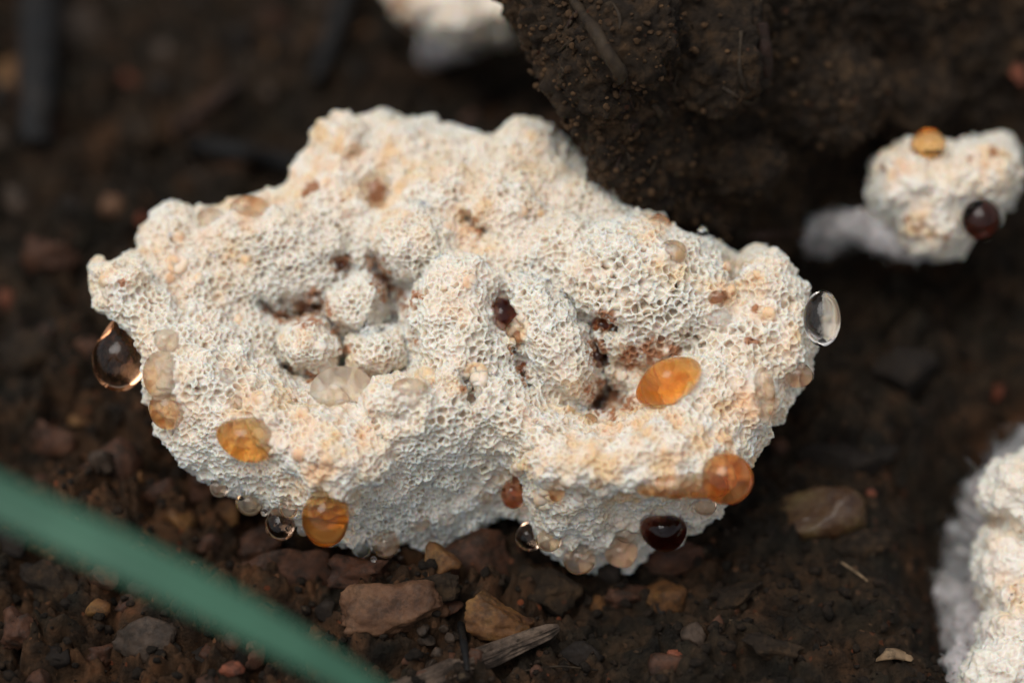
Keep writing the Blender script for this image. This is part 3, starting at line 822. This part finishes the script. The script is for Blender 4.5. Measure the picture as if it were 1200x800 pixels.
# ------------------------------------------------------------ droplets
def drop(px, py, rx, ry, mat, label, w=None, rz=None, sink=0.15, tree=None, tear=0.0, outline=None, name="droplet", seg=40, tilt=0.0):
    tree = tree or BODY
    if w is not None and rx < 22 and ry < 24 and not tear: tear = 0.22; py = py - 2
    if w is None:
        h = cast(tree, px, py)
        w0 = float(np.array(h[0]) @ BW) if h[0] is not None else 0.0
    else:
        w0 = w
        for fy in (-.2, -.55, -.85):      # a hanging drop clings to the flesh its upper side touches
            h = cast(tree, px, py + ry * fy)
            if h[0] is not None:
                wh = float(np.array(h[0]) @ BW)
                if rx < 35 and tree is BODY: w0 = min(max(wh + 0.09, w - .6), w + .5)
                break
    rz_ = rz if rz is not None else min(rx, ry) / 100 * 0.95
    s = (DIST - w0) / DIST
    wc = w0 + (rz_ * (-sink) if w is None else 0)
    c = P(px, py, wc)
    nu, nv = seg, seg // 2
    th = np.arange(nu) * 2 * math.pi / nu
    if outline is not None:
        # radial profile from polygon
        poly = chaikin(outline, 2); R = []
        for t in th:
            dx, dy = math.cos(t), -math.sin(t); best = 1
            for a, b in zip(poly, np.roll(poly, -1, 0)):
                ex, ey = b - a; den = dx * ey - dy * ex
                if abs(den) < 1e-9: continue
                tt = ((a[0] - px) * ey - (a[1] - py) * ex) / den; ss = ((a[0] - px) * dy - (a[1] - py) * dx) / den
                if tt > 0 and -1e-6 <= ss <= 1 + 1e-6: best = max(best, tt)
            R.append(best / 100)
        R = np.array(R) * s
        for _ in range(3): R = .25 * np.roll(R, 1) + .5 * R + .25 * np.roll(R, -1)
        rxx = ryy = R; RM = R.mean()
    else:
        a_ = rx / 100 * s; b_ = ry / 100 * s; rxx = np.full(nu, a_); ryy = np.full(nu, b_)
    V = [c * 0 + BW * rz_]; 
    for j in range(1, nv):
        ph = math.pi * j / nv
        if outline is not None: rxx = ryy = RM + (R - RM) * math.sin(ph) ** 2
        V += list(np.sin(ph) * (rxx * np.cos(th))[:, None] * BX + np.sin(ph) * (ryy * np.sin(th))[:, None] * BU + math.cos(ph) * rz_ * BW)
    V.append(c * 0 - BW * rz_)
    V = np.array(V)
    if tear:
        up = V @ BU / max(ry / 100, 1e-6)
        k = 1 - tear * sstep(0.1, 1.1, up)
        V = (V @ BX * k)[:, None] * BX + (V @ BU * (1 + tear * 0.3 * sstep(0, 1, up)))[:, None] * BU + (V @ BW * k)[:, None] * BW
    sd = int(abs(px * 7 + py * 13)) % 997
    V = V * (1 + (0.10 if (w is not None and rx < 22) else 0.05) * noise(V / max(rz_, .05) + sd, 0.8, 3))[:, None]
    F = []
    for k in range(nu): F.append([0, 1 + k, 1 + (k + 1) % nu])
    for j in range(nv - 2):
        for k in range(nu):
            a = 1 + j * nu + k; b = 1 + j * nu + (k + 1) % nu
            F.append([a, a + nu, b + nu, b])
    e = len(V) - 1; l = 1 + (nv - 2) * nu
    for k in range(nu): F.append([e, l + (k + 1) % nu, l + k])
    me = bpy.data.meshes.new(name); me.from_pydata(V.tolist(), [], F)
    me.polygons.foreach_set("use_smooth", np.ones(len(F), bool)); me.update()
    o = link(name, me, M[mat]); o.location = c
    tag(o, label, "droplet")
    return o
D = drop
D(140,418,32,41,'hang',"large honey brown drop hanging under the left tip of the fungus, leftmost of all",w=-.45,rz=.30,tear=.45)
D(190,439,22,29,'pale',"pale amber oval drop on the left rim, above the round orange one")
D(198,479,23,24,'amber',"round orange amber drop on the left rim, right below a paler one")
D(196,399,15,14,'pale',"faint beige drop on the left rim, highest of the three there")
D(290,514,40,27,'orange',"flat orange drop shaped like a shield on the lower left face of the fungus",rz=.30,sink=-.05,
  outline=[(249,503),(262,495),(280,490),(305,488),(326,488),(328,505),(326,525),(318,538),(300,543),(282,542),(266,530),(255,518)])
D(265,442,10,11,'clear',"small clear droplet on the left face, above and right of the amber rim drops")
D(276,470,9,9,'clear',"tiny clear droplet just above the shield shaped orange drop")
D(402,457,38,28,'clear',"big clear drop lying in the hollow in front of the round nodules",rz=.34,sink=-.4)
D(382,604,28,37,'orange',"tall orange drop hanging from the front rim, the brightest one at the lower edge",w=.9,rz=.3,tear=.25)
D(329,615,18,20,'tea',"glassy brown drop hanging just left of the tall orange drop",w=.15)
D(339,595,11,15,'tea',"small amber brown drop tucked above the glassy hanging drop",w=.3)
D(293,590,17,16,'pale',"milky pale drop under the lower left edge of the fungus",w=-.1)
D(257,573,11,12,'tea',"small tinted drop furthest left on the lower edge of the fungus",w=-.1)
D(356,622,8,8,'clear',"tiny clear droplet squeezed between glassy brown and tall orange drops",w=.1)
D(424,644,12,12,'clear',"small dark looking droplet on the lower edge, first right of the tall orange drop",w=-.3)
D(452,638,17,17,'tea',"pale brown bright-rimmed drop on the lower edge, second right of the tall orange one",w=-.1)
D(470,656,15,15,'clear',"clear drop hanging lowest below the left half of the fungus",w=-.45)
D(490,611,14,12,'tea',"brown tinted drop on the shaded underside, left one of a pair")
D(521,607,12,10,'tea',"brown tinted drop on the shaded underside, right one of a pair")
D(568,577,12,14,'pale',"faint round drop on the shaded recess left of the amber brown one")
D(601,579,14,19,'brown',"amber brown drop in the notch beside the front right lobe",rz=.16,w=.25)
D(620,630,16,17,'tea',"tinted ring-like drop hanging left of the front right lobe",w=-.05)
D(643,634,15,14,'pale',"pale drop on the lower left corner of the front right lobe",w=.1)
D(679,656,19,18,'tea',"brownish drop hanging lowest below the front right lobe",w=-.1)
D(728,648,20,19,'tea',"wide brownish drop at the bottom of the front right lobe, left of the dark one",w=.0)
D(733,624,12,12,'tea',"small brown drop with a white glint left of the dark red-brown drop")
D(676,641,9,7,'clear',"tiny flat droplet on the underside of the front right lobe, left one of two")
D(702,643,9,8,'clear',"tiny flat droplet on the underside of the front right lobe, right one of two")
D(777,620,31,27,'dark',"very dark red-brown drop under the front right lip",w=.38,rz=.28,outline=[(746,612),(756,604),(770,603),(790,603),(806,610),(805,628),(795,642),(778,648),(764,642),(752,630)])
D(851,560,31,31,'amber',"clear amber drop with an orange spark at the right end of the front lip",w=.55,rz=.26)
D(790,571,66,15,'amber',"long amber film of liquid along the front right lip",w=.98,rz=.2,outline=[(716,566),(750,558),(790,555),(830,554),(860,552),(866,570),(850,584),(820,582),(780,581),(742,578)])
D(826,593,14,13,'tea',"small brownish drop below the amber drop at the right end of the lip",w=.15)
D(652,574,10,14,'amber',"oval amber drop in a pit on the front right lip, left end")
D(698,566,9,8,'amber',"small amber drop in a pit on the middle of the front right lip")
D(784,446,42,29,'orange',"large orange drop in the basin at the right, brightest on top of the fungus",rz=.34,sink=-.35,
  outline=[(740,474),(746,455),(756,434),(770,422),(790,418),(815,419),(824,424),(821,440),(812,456),(800,470),(775,474),(755,474)])
D(589,369,17,20,'dark',"dark brown glossy drop in a pit at the centre of the fungus",rz=.2,sink=-.45)
D(608,386,16,14,'pale',"pale amber drop touching the dark central one at its lower right")
D(963,373,22,33,'clear',"large clear drop bulging from the right edge of the fungus",w=.0,rz=.24,tear=0.001)
D(935,441,17,16,'tea',"pale brown drop below the large clear drop on the right edge",w=-.3)
D(894,463,14,34,'pale',"tall pale amber drop on the right flank of the fungus",rz=.14)
D(441,228,23,27,'pale',"pale amber drop in a hollow near the back of the fungus",rz=.2)
D(788,296,17,15,'pale',"pale amber drop on the upper right slope, below the back edge")
D(823,275,7,8,'clear',"tiny pale bead standing on the upper right edge",w=-.75)
D(841,349,12,9,'amber',"small amber drop in a pit left of the right lobe")
D(841,372,15,11,'clear',"clear drop just under a small amber one left of the right lobe")
D(803,387,9,9,'tea',"small round pinkish drop at the lower right of the pored middle lobe")
D(480,456,22,14,'pale',"flat pale peach drop on the front rim right of the big clear drop")
D(549,457,9,13,'tea',"small brownish drop on the front rim, right of the flat peach one")
D(293,244,23,15,'pale',"flat pale amber drop on the left back edge",w=-1.1,rz=.14)
D(247,256,17,13,'pale',"faint beige drop left of the flat amber one on the back edge")
D(772,262,13,9,'tea',"flat peach drop on the right back edge",w=-1.1,rz=.09)
D(366,364,17,14,'brown',"glossy amber brown drop behind the left round nodule",rz=.16)
D(707,381,14,9,'brown',"brown drop in the cleft left of the pored middle lobe",rz=.12)
D(700,418,12,12,'dark',"dark drop deep in the cleft above the basin")
D(706,472,28,10,'brown',"flat glossy brown pool at the bottom of the basin",rz=.14)
D(447,333,8,12,'brown',"thin brown drop in the slit left of the central lobe")
D(614,436,6,12,'brown',"narrow brown streak of liquid below the central drops",rz=.07)
D(400,311,12,9,'brown',"small brown drop in a pit on the left back slope",rz=.12)
D(641,507,7,9,'amber',"tiny amber drop in a pore of the front right ridge")
D(690,492,10,8,'pale',"tiny pale drop at the front edge of the basin")
D(1087,172,21,18,'orange',"round orange drop on top of the small two-lobed fungus",tree=CAPB,w=-1.75,rz=.2)
D(1149,257,23,24,'dark',"round dark red drop on the lower right of the small two-lobed fungus",tree=CAPB,w=-1.55,rz=.23)
# tiny beads, scattered
tiny = [(560,455),(575,462),(537,505),(660,640),(653,628),(690,628),(712,618),(742,640),(438,655),(310,600),(508,625),(545,598),(232,452),(300,452),(318,470),(345,470),(630,497),(672,330),(720,300),(880,420),(905,395),(560,345),(250,300),(150,350),(182,300),(430,150),(545,190),(610,210)]
for i, (a, b_) in enumerate(tiny):
    r_ = 3.5 + 2.5 * random.random()
    o = D(a, b_, r_, r_, 'clear' if i % 3 else 'pale', "tiny bead of clear liquid " + ("on the underside" if b_ > 580 else ("on the left half" if a < 500 else "on the right half")) + " of the large fungus", seg=16)
    o['group'] = o['label'].replace("bead", "beads")
print("drops", time.time() - T0)

# ------------------------------------------------------------ stones
def ico(sub):
    import bmesh
    bm = bmesh.new(); bmesh.ops.create_icosphere(bm, subdivisions=sub, radius=1)
    V = np.array([v.co[:] for v in bm.verts]); F = np.array([[v.index for v in f.verts] for f in bm.faces]); bm.free()
    return V, F
ICO = {k: ico(k) for k in (1, 2, 3, 4, 5)}
def rock(seed, sub=4, cuts=9, rough=0.06, soft=0.0, boxy=0):
    r = np.random.default_rng(seed)
    V, F = ICO[sub]; V = V.copy()
    if boxy: V = V / (np.abs(V) ** boxy).sum(1)[:, None] ** (1 / boxy)
    for _ in range(cuts):
        n = r.normal(size=3); n /= np.linalg.norm(n); d = r.uniform(0.42, 0.8) + soft
        k = V @ n - d; V = V - np.maximum(k, 0)[:, None] * n * 0.95
    V = V * (1 + rough * fbm(V + seed * 3.3, 1.6, 5, seed % 90, 0.6))[:, None]
    V /= np.abs(V).max(0)
    return V, F
def stone(name, px, py, rx, ry, rz, mat, label, seed, sub=4, cuts=9, rot=0.0, sink=0.35, w=None, cat="stone", rough=0.13, group=None, boxy=0):
    V, F = rock(seed, sub, cuts, rough, 0.0, boxy)
    if w is None: c, w = surf(px, py)
    else: c = P(px, py, w)
    s = (DIST - w) / DIST
    a = rad(rot)
    # size as seen, laid on the soil
    V = V * np.array([rx / 100, ry / 100, rz / 100]) * s
    V = np.c_[V[:, 0] * math.cos(a) - V[:, 1] * math.sin(a), V[:, 0] * math.sin(a) + V[:, 1] * math.cos(a), V[:, 2]]
    # tip half way between lying flat and facing the viewer
    Wd = V[:, :1] * BX + V[:, 1:2] * (BU * 0.75 + np.array([0, .25, 0])) + V[:, 2:] * (BW * 0.6 + np.array([0, 0, .4]))
    me = make_mesh(name, Wd, F)
    if cuts > 6 and sub >= 3: me.polygons.foreach_set("use_smooth", np.ones(len(F), bool))
    o = link(name, me, M[mat]); o.location = np.array(c) + np.array([0, 0, rz / 100 * (0.5 - sink)])
    tag(o, label, cat, group)
    return o
S_ = stone
rr0 = random.Random(9)
S_("stone",462,720,66,38,30,'st_tan',"flat tan stone with a square right end, below the middle of the fungus",3,5,2,2,boxy=4.5,rough=.16)
S_("stone",583,727,44,34,28,'st_orange',"orange tan stone behind the tip of the stick",8,5,4,-8,boxy=3,rough=.16)
S_("stone",345,678,72,42,34,'st_brown',"wide reddish brown stone under the tall orange drop",14,5,9,5)
S_("stone",560,655,60,40,30,'st_brown',"dark reddish stone in the shade below the notch of the fungus",17,4,9,0)
S_("stone",780,700,28,26,22,'st_orange',"orange brown shard standing below the dark drop",21,4,8,-30)
S_("stone",785,655,40,26,22,'st_brown',"dark brown lump of earth directly under the dark drop",24,4,9,0)
S_("stone",816,748,20,20,16,'st_grey',"round greyish brown pebble right of the orange brown shard",26,4,12,0)
S_("stone",793,770,12,10,9,'st_red',"tiny dark red pebble left of the round greyish one",27,3,9,0)
S_("stone",961,606,54,34,30,'st_wet',"wet amber brown pebble lying on the soil right of the fungus",31,5,1,4,rough=.07,boxy=3.0)
S_("stone",125,548,44,36,30,'st_brown',"dark brown angular stone at the left above the grass blade",35,4,8,0)
S_("stone",118,545,20,16,26,'st_grey',"small greyish stone on top of the dark angular one",36,4,8,0)
S_("stone",186,575,24,18,16,'st_brown',"small brown stone between dark angular stone and fungus",37,4,8,0)
S_("stone",180,752,46,34,26,'st_grey',"large greyish brown stone at the lower left below the grass blade",41,5,8,-10)
S_("stone",113,715,18,14,12,'st_orange',"orange brown pebble left of the large greyish stone",43,3,8,0)
S_("stone",150,708,16,13,10,'st_brown',"brown pebble between orange pebble and large greyish stone",44,3,8,0)
S_("stone",272,786,16,12,12,'st_red',"brick red pebble at the bottom below the grass blade",46,4,8,20)
S_("stone",245,765,14,16,12,'st_brown',"dark red-brown pebble left of the brick red one",47,4,8,0)
S_("stone",65,770,18,16,12,'st_dark',"dark pebble in the lower left corner",48,3,8,0)
S_("stone",20,640,26,22,16,'st_dark',"dark stone at the left edge under the grass blade",49,3,8,0)
S_("stone",212,610,22,18,14,'st_orange',"small orange brown stone under the grass blade's upper edge",50,3,8,0)
S_("stone",170,620,22,16,12,'st_orange',"rusty flat stone touching the upper side of the grass blade",52,3,8,0)
S_("stone",268,605,16,20,16,'st_orange',"rust brown rounded stone under the lower left edge of the fungus",53,4,12,0)
S_("stone",245,640,18,14,12,'st_brown',"brown stone below the rust coloured rounded one",54,3,8,0)
S_("stone",90,495,10,10,8,'st_orange',"small orange blurred pebble left of the fungus",55,3,10,0)
S_("stone",150,95,11,14,12,'st_red',"blurred orange pebble standing out in the dark soil at upper left",56,3,10,0)
S_("stone",132,242,18,16,14,'st_tan',"blurred tan pebble left of the fungus' back edge",57,3,10,0)
S_("stone",165,258,9,9,8,'st_red',"blurred small pinkish pebble beside the tan one",58,3,10,0)
S_("stone",232,212,14,12,12,'st_grey',"blurred grey pebble just above the fungus' left back edge",59,3,10,0)
S_("stone",14,95,22,40,20,'st_orange',"blurred ochre stone at the left edge",60,3,9,0)
S_("stone",5,355,14,16,12,'st_red',"blurred reddish pebble at the left edge level with the fungus' left tip",61,3,9,0)
S_("stone",1192,88,14,18,14,'st_red',"blurred bright red-orange pebble at the upper right edge",62,3,10,0)
S_("stone",1022,578,8,6,6,'st_red',"tiny reddish grain above right of the wet pebble",63,3,8,0)
S_("stone",1165,460,16,12,12,'st_red',"faint reddish stone at the right edge above the lower right fungus",64,3,8,0)
S_("stone",1060,440,40,30,22,'st_dark',"blurred dark stone in the shade right of the fungus",65,4,8,0)
S_("stone",915,525,14,12,10,'st_brown',"small dark brown stone between fungus and wet pebble",66,3,8,0)
S_("stone",320,25,24,18,16,'st_brown',"blurred brown lump near the top edge left of the top fungus",67,3,8,0)
S_("stone",90,40,46,60,18,'st_grey',"blurred dull brown slab between the two dark twigs at upper left",68,3,8,0)
S_("stone",700,710,10,16,12,'st_orange',"small upright rusty grain behind the stick's tip",69,3,8,0)
S_("stone",1000,545,70,30,26,'st_dark',"low dark clod of clay behind the wet pebble",70,4,9,0)
S_("stone",735,35,58,54,34,'st_dark',"smooth dark stone lodged in the earth clod at the top",71,5,14,0,w=.25,rough=.03)
for k, (a, b_, rx_, ry_, m_, lb) in enumerate([
    (60,520,26,20,'st_brown',"reddish brown lump left of the dark angular stone"),(95,585,22,14,'clod',"dark crumbly lump directly under the dark angular stone"),
    (235,570,16,20,'st_brown',"upright brown lump under the lower left side of the fungus"),(310,640,26,20,'st_brown',"brown lump of earth below the glassy hanging drop"),
    (60,690,38,26,'clod',"crumbly blackish lump of earth below the left end of the grass blade"),(120,770,20,18,'st_brown',"reddish lump left of the large greyish brown stone"),
    (30,745,24,20,'st_brown',"brown lump at the left edge near the bottom"),(235,718,20,14,'st_brown',"flat brown lump between large greyish stone and grass blade"),
    (420,672,30,20,'st_brown',"dark rusty lump behind the flat tan stone"),(505,690,30,20,'clod',"blackish lump in the gap behind the two tan stones"),
    (640,690,34,22,'clod',"black lump in the deep shade under the front right lobe"),(735,700,22,16,'st_brown',"small rusty lump between stick tip and orange brown shard"),
    (860,700,30,18,'clod',"low olive black lump on the clay right of the orange brown shard"),(900,760,34,16,'clod',"flat dark lump at the bottom right of the round greyish pebble"),
    (1010,640,30,18,'clod',"dark crumbly lump below right of the wet pebble"),(30,420,30,26,'clod',"blurred black lump at the left edge below the fungus' left tip"),
    (60,300,30,22,'st_brown',"blurred brown lump left of the fungus' left tip"),(300,90,34,22,'clod',"blurred dark lump right of the reddish diagonal twig"),
    (170,160,26,20,'clod',"blurred dark lump below the orange pebble at upper left")]):
    S_("soil_lump",a,b_,rx_*1.25,ry_*1.25,ry_*1.1,m_,lb,700+k,4,7,rr0.uniform(-30,30),cat="soil lump",rough=.32)
k = 0
for (a, b_, r_) in [(500,752,11),(514,765,9),(489,768,8),(527,750,9),(540,742,8),(530,772,11),(505,780,8),(497,738,9),(478,775,7),(545,760,6),(520,735,7)]:
    k += 1
    S_("soil_crumb",a,b_,r_,r_,r_,'st_grey' if k % 3 else 'st_brown',"small grey-brown crumb in the heap between the tan stone and the stick",80+k,3,10,random.uniform(0,90),cat="soil crumb",group="crumbs heaped beside the stick")
# loose small pebbles
pm = ['st_brown','st_dark','st_brown','st_dark','st_grey','st_brown','st_dark','st_orange']
PN = dict(st_brown='reddish brown', st_dark='nearly black', st_grey='greyish brown', st_orange='rusty orange', st_tan='tan')
LM = [("the flat tan stone",462,720),("the orange tan stone",583,727),("the tip of the stick",655,735),("the wet amber pebble",961,606),("the round greyish pebble",816,748),
 ("the pale leaf scrap",1045,772),("the large greyish brown stone",180,752),("the dark angular stone",125,548),("the brick red pebble",272,786),("the rust coloured rounded stone",268,605),
 ("the leftmost hanging brown drop",137,421),("the upright dark twig",48,90),("the slanting dark twig",405,50),("the reddish diagonal twig",245,140),("the tall orange drop",382,604),
 ("the dark red-brown drop",777,620),("the blurred tan pebble",132,242),("the lower right fungus",1180,680),("the fungus' left back edge",300,230),("the middle of the grass blade",200,660),("the left edge of the photo",0,400),("the lower left corner",20,790),("the upper left corner",10,20)]
USED = {}
def _plabel(mk, a, b, r):
    sz = 'tiny' if r < 7.5 else 'small' if r < 10.5 else ('middling' if r < 15 else 'large')
    n_, x_, y_ = min(LM, key=lambda q: math.hypot(q[1] - a, q[2] - b)); dx, dy = a - x_, b - y_
    if abs(dx) < 12 and abs(dy) < 12: d_ = 'against'
    elif abs(dx) > 2.2 * abs(dy): d_ = 'right of' if dx > 0 else 'left of'
    elif abs(dy) > 2.2 * abs(dx): d_ = 'below' if dy > 0 else 'above'
    else: d_ = ('below' if dy > 0 else 'above') + ' and ' + ('right of' if dx > 0 else 'left of')
    q_ = '' if d_ == 'against' else ('just ' if math.hypot(dx, dy) < 55 else 'well ' if math.hypot(dx, dy) > 110 else '')
    return f"{sz} {PN[mk]} pebble {q_}{d_} {n_}", f"{PN[mk]} pebbles scattered in the soil"
placed = 0; tries = 0
OUTP = np.array(OUT)
rr_ = random.Random(5)
while placed < 95 and tries < 3000:
    tries += 1
    a, b_ = rr_.uniform(-20, 1220), rr_.uniform(-20, 820)
    if a > 560 and b_ < 480: continue
    if a > 860 and rr_.random() < 0.8: continue
    if a > 560 and rr_.random() < 0.4: continue
    d_, _, _ = poly_dist(np.array([a]), np.array([b_]), OUTP)
    if d_[0] > 25: continue
    mk_ = rr_.choice(pm)
    r_ = rr_.uniform(5, 15) if rr_.random() < .8 else rr_.uniform(14, 24)
    S_("pebble",a,b_,r_*rr_.uniform(.8,1.5),r_,r_*.8,mk_,_plabel(mk_, a, b_, r_)[0],200+placed,3,9,rr_.uniform(0,180),cat="pebble",group=_plabel(mk_, a, b_, r_)[1])
    placed += 1
# soil crumbs that nobody could count
cv, cf = [], []; off = 0
protos = [rock(900 + k, 1 if k < 4 else 2, 6, .12) for k in range(8)]
for i in range(9000):
    a, b_ = rr_.uniform(-60, 1260), rr_.uniform(-40, 860)
    w_ = rr_.uniform(0, 1)
    x = (a - 600) / 100 * 1.1; y = rr_.uniform(-3.6, 8.5)
    V_, F_ = protos[i % 8]
    s_ = 0.012 + 0.085 * rr_.random() ** 3
    R_ = Matrix.Rotation(rr_.uniform(0, 6.28), 3, 'Z') @ Matrix.Rotation(rr_.uniform(0, 6.28), 3, 'X')
    cv.append((V_ * s_ * np.array([1, .8, .7])) @ np.array(R_) + np.array([x, y, 0])); cf.append(F_ + off); off += len(V_)
cen = np.array([c.mean(0) for c in cv]); gz_ = GZ + ground_h(cen[:, 0], cen[:, 1])
for c, z in zip(cv, gz_): c[:, 2] += z + 0.01
cr_ = link("soil_crumbs", make_mesh("soil_crumbs", np.concatenate(cv), np.concatenate(cf)), M['crumb'])
tag(cr_, "fine brown crumbs and grit strewn over the soil", kind='stuff')
NV = normals(V_clod, F_clod); ok_ = np.where((NV @ BW) > -0.2)[0]
pxc, pyc, _ = PIX(V_clod[ok_]); wgt = 0.25 + 2.2 * np.exp(-((pxc - 640 - pyc * .35) / 90) ** 2)
pick = rng.choice(ok_, 3200, p=wgt / wgt.sum())
cv, cf, off = [], [], 0
for n_, i_ in enumerate(pick):
    V_, F_ = protos[n_ % 8]; s_ = 0.014 + 0.05 * rr_.random() ** 2.2
    R_ = Matrix.Rotation(rr_.uniform(0, 6.28), 3, 'Z') @ Matrix.Rotation(rr_.uniform(0, 6.28), 3, 'X')
    cv.append((V_ * s_ * np.array([1, .8, .7])) @ np.array(R_) + V_clod[i_] + NV[i_] * s_ * .3); cf.append(F_ + off); off += len(V_)
gr_ = link("grit", make_mesh("grit", np.concatenate(cv), np.concatenate(cf)), M['grit'], clod); gr_['kind'] = 'stuff'
print("stones", time.time() - T0)

# ------------------------------------------------------------ twigs, rootlets, chips
def gpt(px, py, lift=0.1):
    c, w = surf(px, py); return np.array(c) + np.array([0, 0, lift])
def twig(name, pts, radii, mat, label, lift=.1, seg=14, n=60, rough=.2, seed=1, cat="twig", flat=1.0):
    o = make_tube_obj(name, [p if len(p) == 3 and not isinstance(p, tuple) else gpt(p[0], p[1], lift) for p in pts], radii, mat, seg, n, rough, seed, flat=flat)
    tag(o, label, cat); return o
def stick():
    a = P(655,734,.22); c = P(470,812,.85)
    n, seg = 150, 56
    path = np.array([a + (c - a) * t for t in np.linspace(0, 1.25, n)])
    T = (c - a) / np.linalg.norm(c - a); up = BW - T * (BW @ T); up /= np.linalg.norm(up); sd = np.cross(T, up)
    V = []
    th = np.arange(seg) * 2 * math.pi / seg
    for i, t in enumerate(np.linspace(0, 1.25, n)):
        r = 0.085 + 0.055 * min(t * 2.2, 1)
        if i < 9: r *= (0.35 + 0.65 * (i / 9) ** .6)
        # long splits along the grain
        q = np.c_[np.cos(th) * 2.2, np.sin(th) * 2.2, np.full(seg, t * .55)]
        g1 = fbm(q, 1.7, 4, 55); g2 = np.abs(noise(q * np.array([1, 1, .6]), 3.6, 57))
        rr = r * (1 + .28 * g1 - .35 * np.exp(-(g2 / .07) ** 2))
        V.append(path[i] + (rr * np.cos(th))[:, None] * sd + (rr * np.sin(th) * .85)[:, None] * up)
    V = np.concatenate(V)
    F = [[i * seg + k, i * seg + (k + 1) % seg, (i + 1) * seg + (k + 1) % seg, (i + 1) * seg + k] for i in range(n - 1) for k in range(seg)]
    me = bpy.data.meshes.new("stick"); me.from_pydata(V.tolist(), [], F + [list(range(seg))[::-1], [(n - 1) * seg + k for k in range(seg)]])
    me.polygons.foreach_set("use_smooth", np.ones(len(me.polygons), bool)); me.update()
    o = link("stick", me, M['bark']); tag(o, "weathered brown stick with split grain at the bottom below the fungus", "stick")
stick()
twig("twig",[(48,-60),(50,20),(48,100),(46,190)],[.30,.28,.26,.22],M['bark_dark'],"thick bluish black twig standing upright at the left edge of the top",.35,flat=.7,seed=3)
twig("twig",[(432,-50),(412,10),(394,60),(372,120)],[.18,.17,.15,.10],M['bark_dark'],"dark slanting twig left of the blurred top fungus",.4,seed=4)
twig("twig",[(205,166),(232,148),(258,128),(282,112)],[.07,.11,.10,.07],M['bark_red'],"blurred reddish brown twig lying diagonally above the left of the fungus",.2,seed=5)
twig("twig",[(225,182),(270,190),(320,200),(360,212)],[.12,.14,.14,.10],M['bark_dark'],"dark grey twig lying flat just behind the fungus' back edge",.2,seed=6)
twig("twig",[(830,292),(880,284),(930,282),(975,290)],[.05,.06,.05,.04],M['bark_red'],"thin brown twig in the gap between the fungus and the clod",.1,seed=7)
twig("rootlet",[(655,-30),(676,10),(698,42),(712,66),(726,88),(724,100)],[.06,.07,.08,.09,.10,.04],M['root'],"tan rootlet running down the front of the earth clod",.05,cat="root",seed=8,rough=.3)
twig("rootlet",[(868,40),(866,80),(872,105),(886,118),(876,124),(862,116),(846,106)],[.03,.03,.035,.04,.03,.03,.02],M['root'],"thin curled rootlet on the clod beside the reddish chip",.04,cat="root",seed=9)
twig("wood_chip",[(893,34),(894,60),(896,85),(897,106)],[.07,.10,.10,.06],M['bark_red'],"reddish brown chip standing upright on the clod",.08,cat="wood chip",seed=10)
twig("rootlet",[(764,126),(772,134),(776,144),(768,152)],[.03,.05,.06,.03],M['root'],"short ochre curl on the clod right of its left edge",.04,cat="root",seed=11)
rf_ = random.Random(3)
for i in range(16):
    a, b_ = rf_.uniform(625, 800), rf_.uniform(5, 190)
    if a < 620 + b_ * .45: a += 70
    an = rf_.uniform(0.6, 2.4); L_ = rf_.uniform(14, 44)
    twig("root_hair", [(a + math.cos(an) * L_ * t + rf_.uniform(-3, 3), b_ + math.sin(an) * L_ * t) for t in (0, .35, .7, 1)], [.012, .022, .02, .01], M['root' if i % 3 else 'bark_red'],
         "thin brown root hair clinging to the left face of the earth clod", .03, seg=6, n=14, cat="root hair", seed=30 + i)['group'] = "root hairs on the left face of the earth clod"
twig("leaf_scrap",[(1026,776),(1040,769),(1056,770),(1068,776)],[.03,.10,.10,.03],M['straw'],"pale tan leaf scrap on the soil at the bottom right",.05,cat="leaf scrap",seed=12,flat=.4)
twig("fibre",[(985,660),(1000,670),(1016,682)],[.012,.016,.012],M['straw'],"short pale fibre on the clay below the wet pebble",.03,cat="fibre",seed=13)
twig("fibre",[(600,790),(650,782),(700,786)],[.012,.014,.01],M['root'],"thin brown fibre on the clay right of the stick",.03,cat="fibre",seed=14)
twig("wood_chip",[(548,790),(544,760),(540,735)],[.03,.05,.04],M['bark_dark'],"thin dark sliver wedged between tan and orange stones",.08,cat="wood chip",seed=15)

# ------------------------------------------------------------ grass blade in front
def grass():
    pts = [np.array([-12.0, -6.2, GZ]), np.array([-11.2, -5.6, GZ + 3.4]), P(-260, 445, 6.2), P(-80, 545, 6.2), P(60, 612, 6.1), P(180, 668, 6.0), P(300, 730, 5.8), P(420, 800, 5.5), P(560, 900, 4.8), P(690, 1080, 3.9)]
    path = curve_pts(pts, 90)
    T = np.gradient(path, axis=0); T /= np.linalg.norm(T, axis=1)[:, None]
    V = []; n = len(path); prof = [(-1, .10), (-.5, .02), (0, -.06), (.5, .02), (1, .10)]
    for i in range(n):
        t = i / (n - 1)
        wd = 0.215 * (min(1, .35 + t * 3)) * (1 - max(0, (t - .55) / .45) ** 1.6)
        side = np.cross(T[i], BW * .7 + np.array([0, -.3, .5])); side /= np.linalg.norm(side); nn = np.cross(side, T[i])
        for (a, b_) in prof: V.append(path[i] + side * a * wd + nn * (b_ * wd * 2 + .012))
        for (a, b_) in prof[::-1]: V.append(path[i] + side * a * wd + nn * (b_ * wd * 2 - .012))
    F = [[i * 10 + k, i * 10 + (k + 1) % 10, (i + 1) * 10 + (k + 1) % 10, (i + 1) * 10 + k] for i in range(n - 1) for k in range(10)]
    o = link("grass_blade", make_mesh("grass_blade", np.array(V), np.array(F)), M['grass'])
    tag(o, "blurred green blade of grass crossing the lower left corner in front of everything", "grass blade")
grass()
print("total", time.time() - T0)
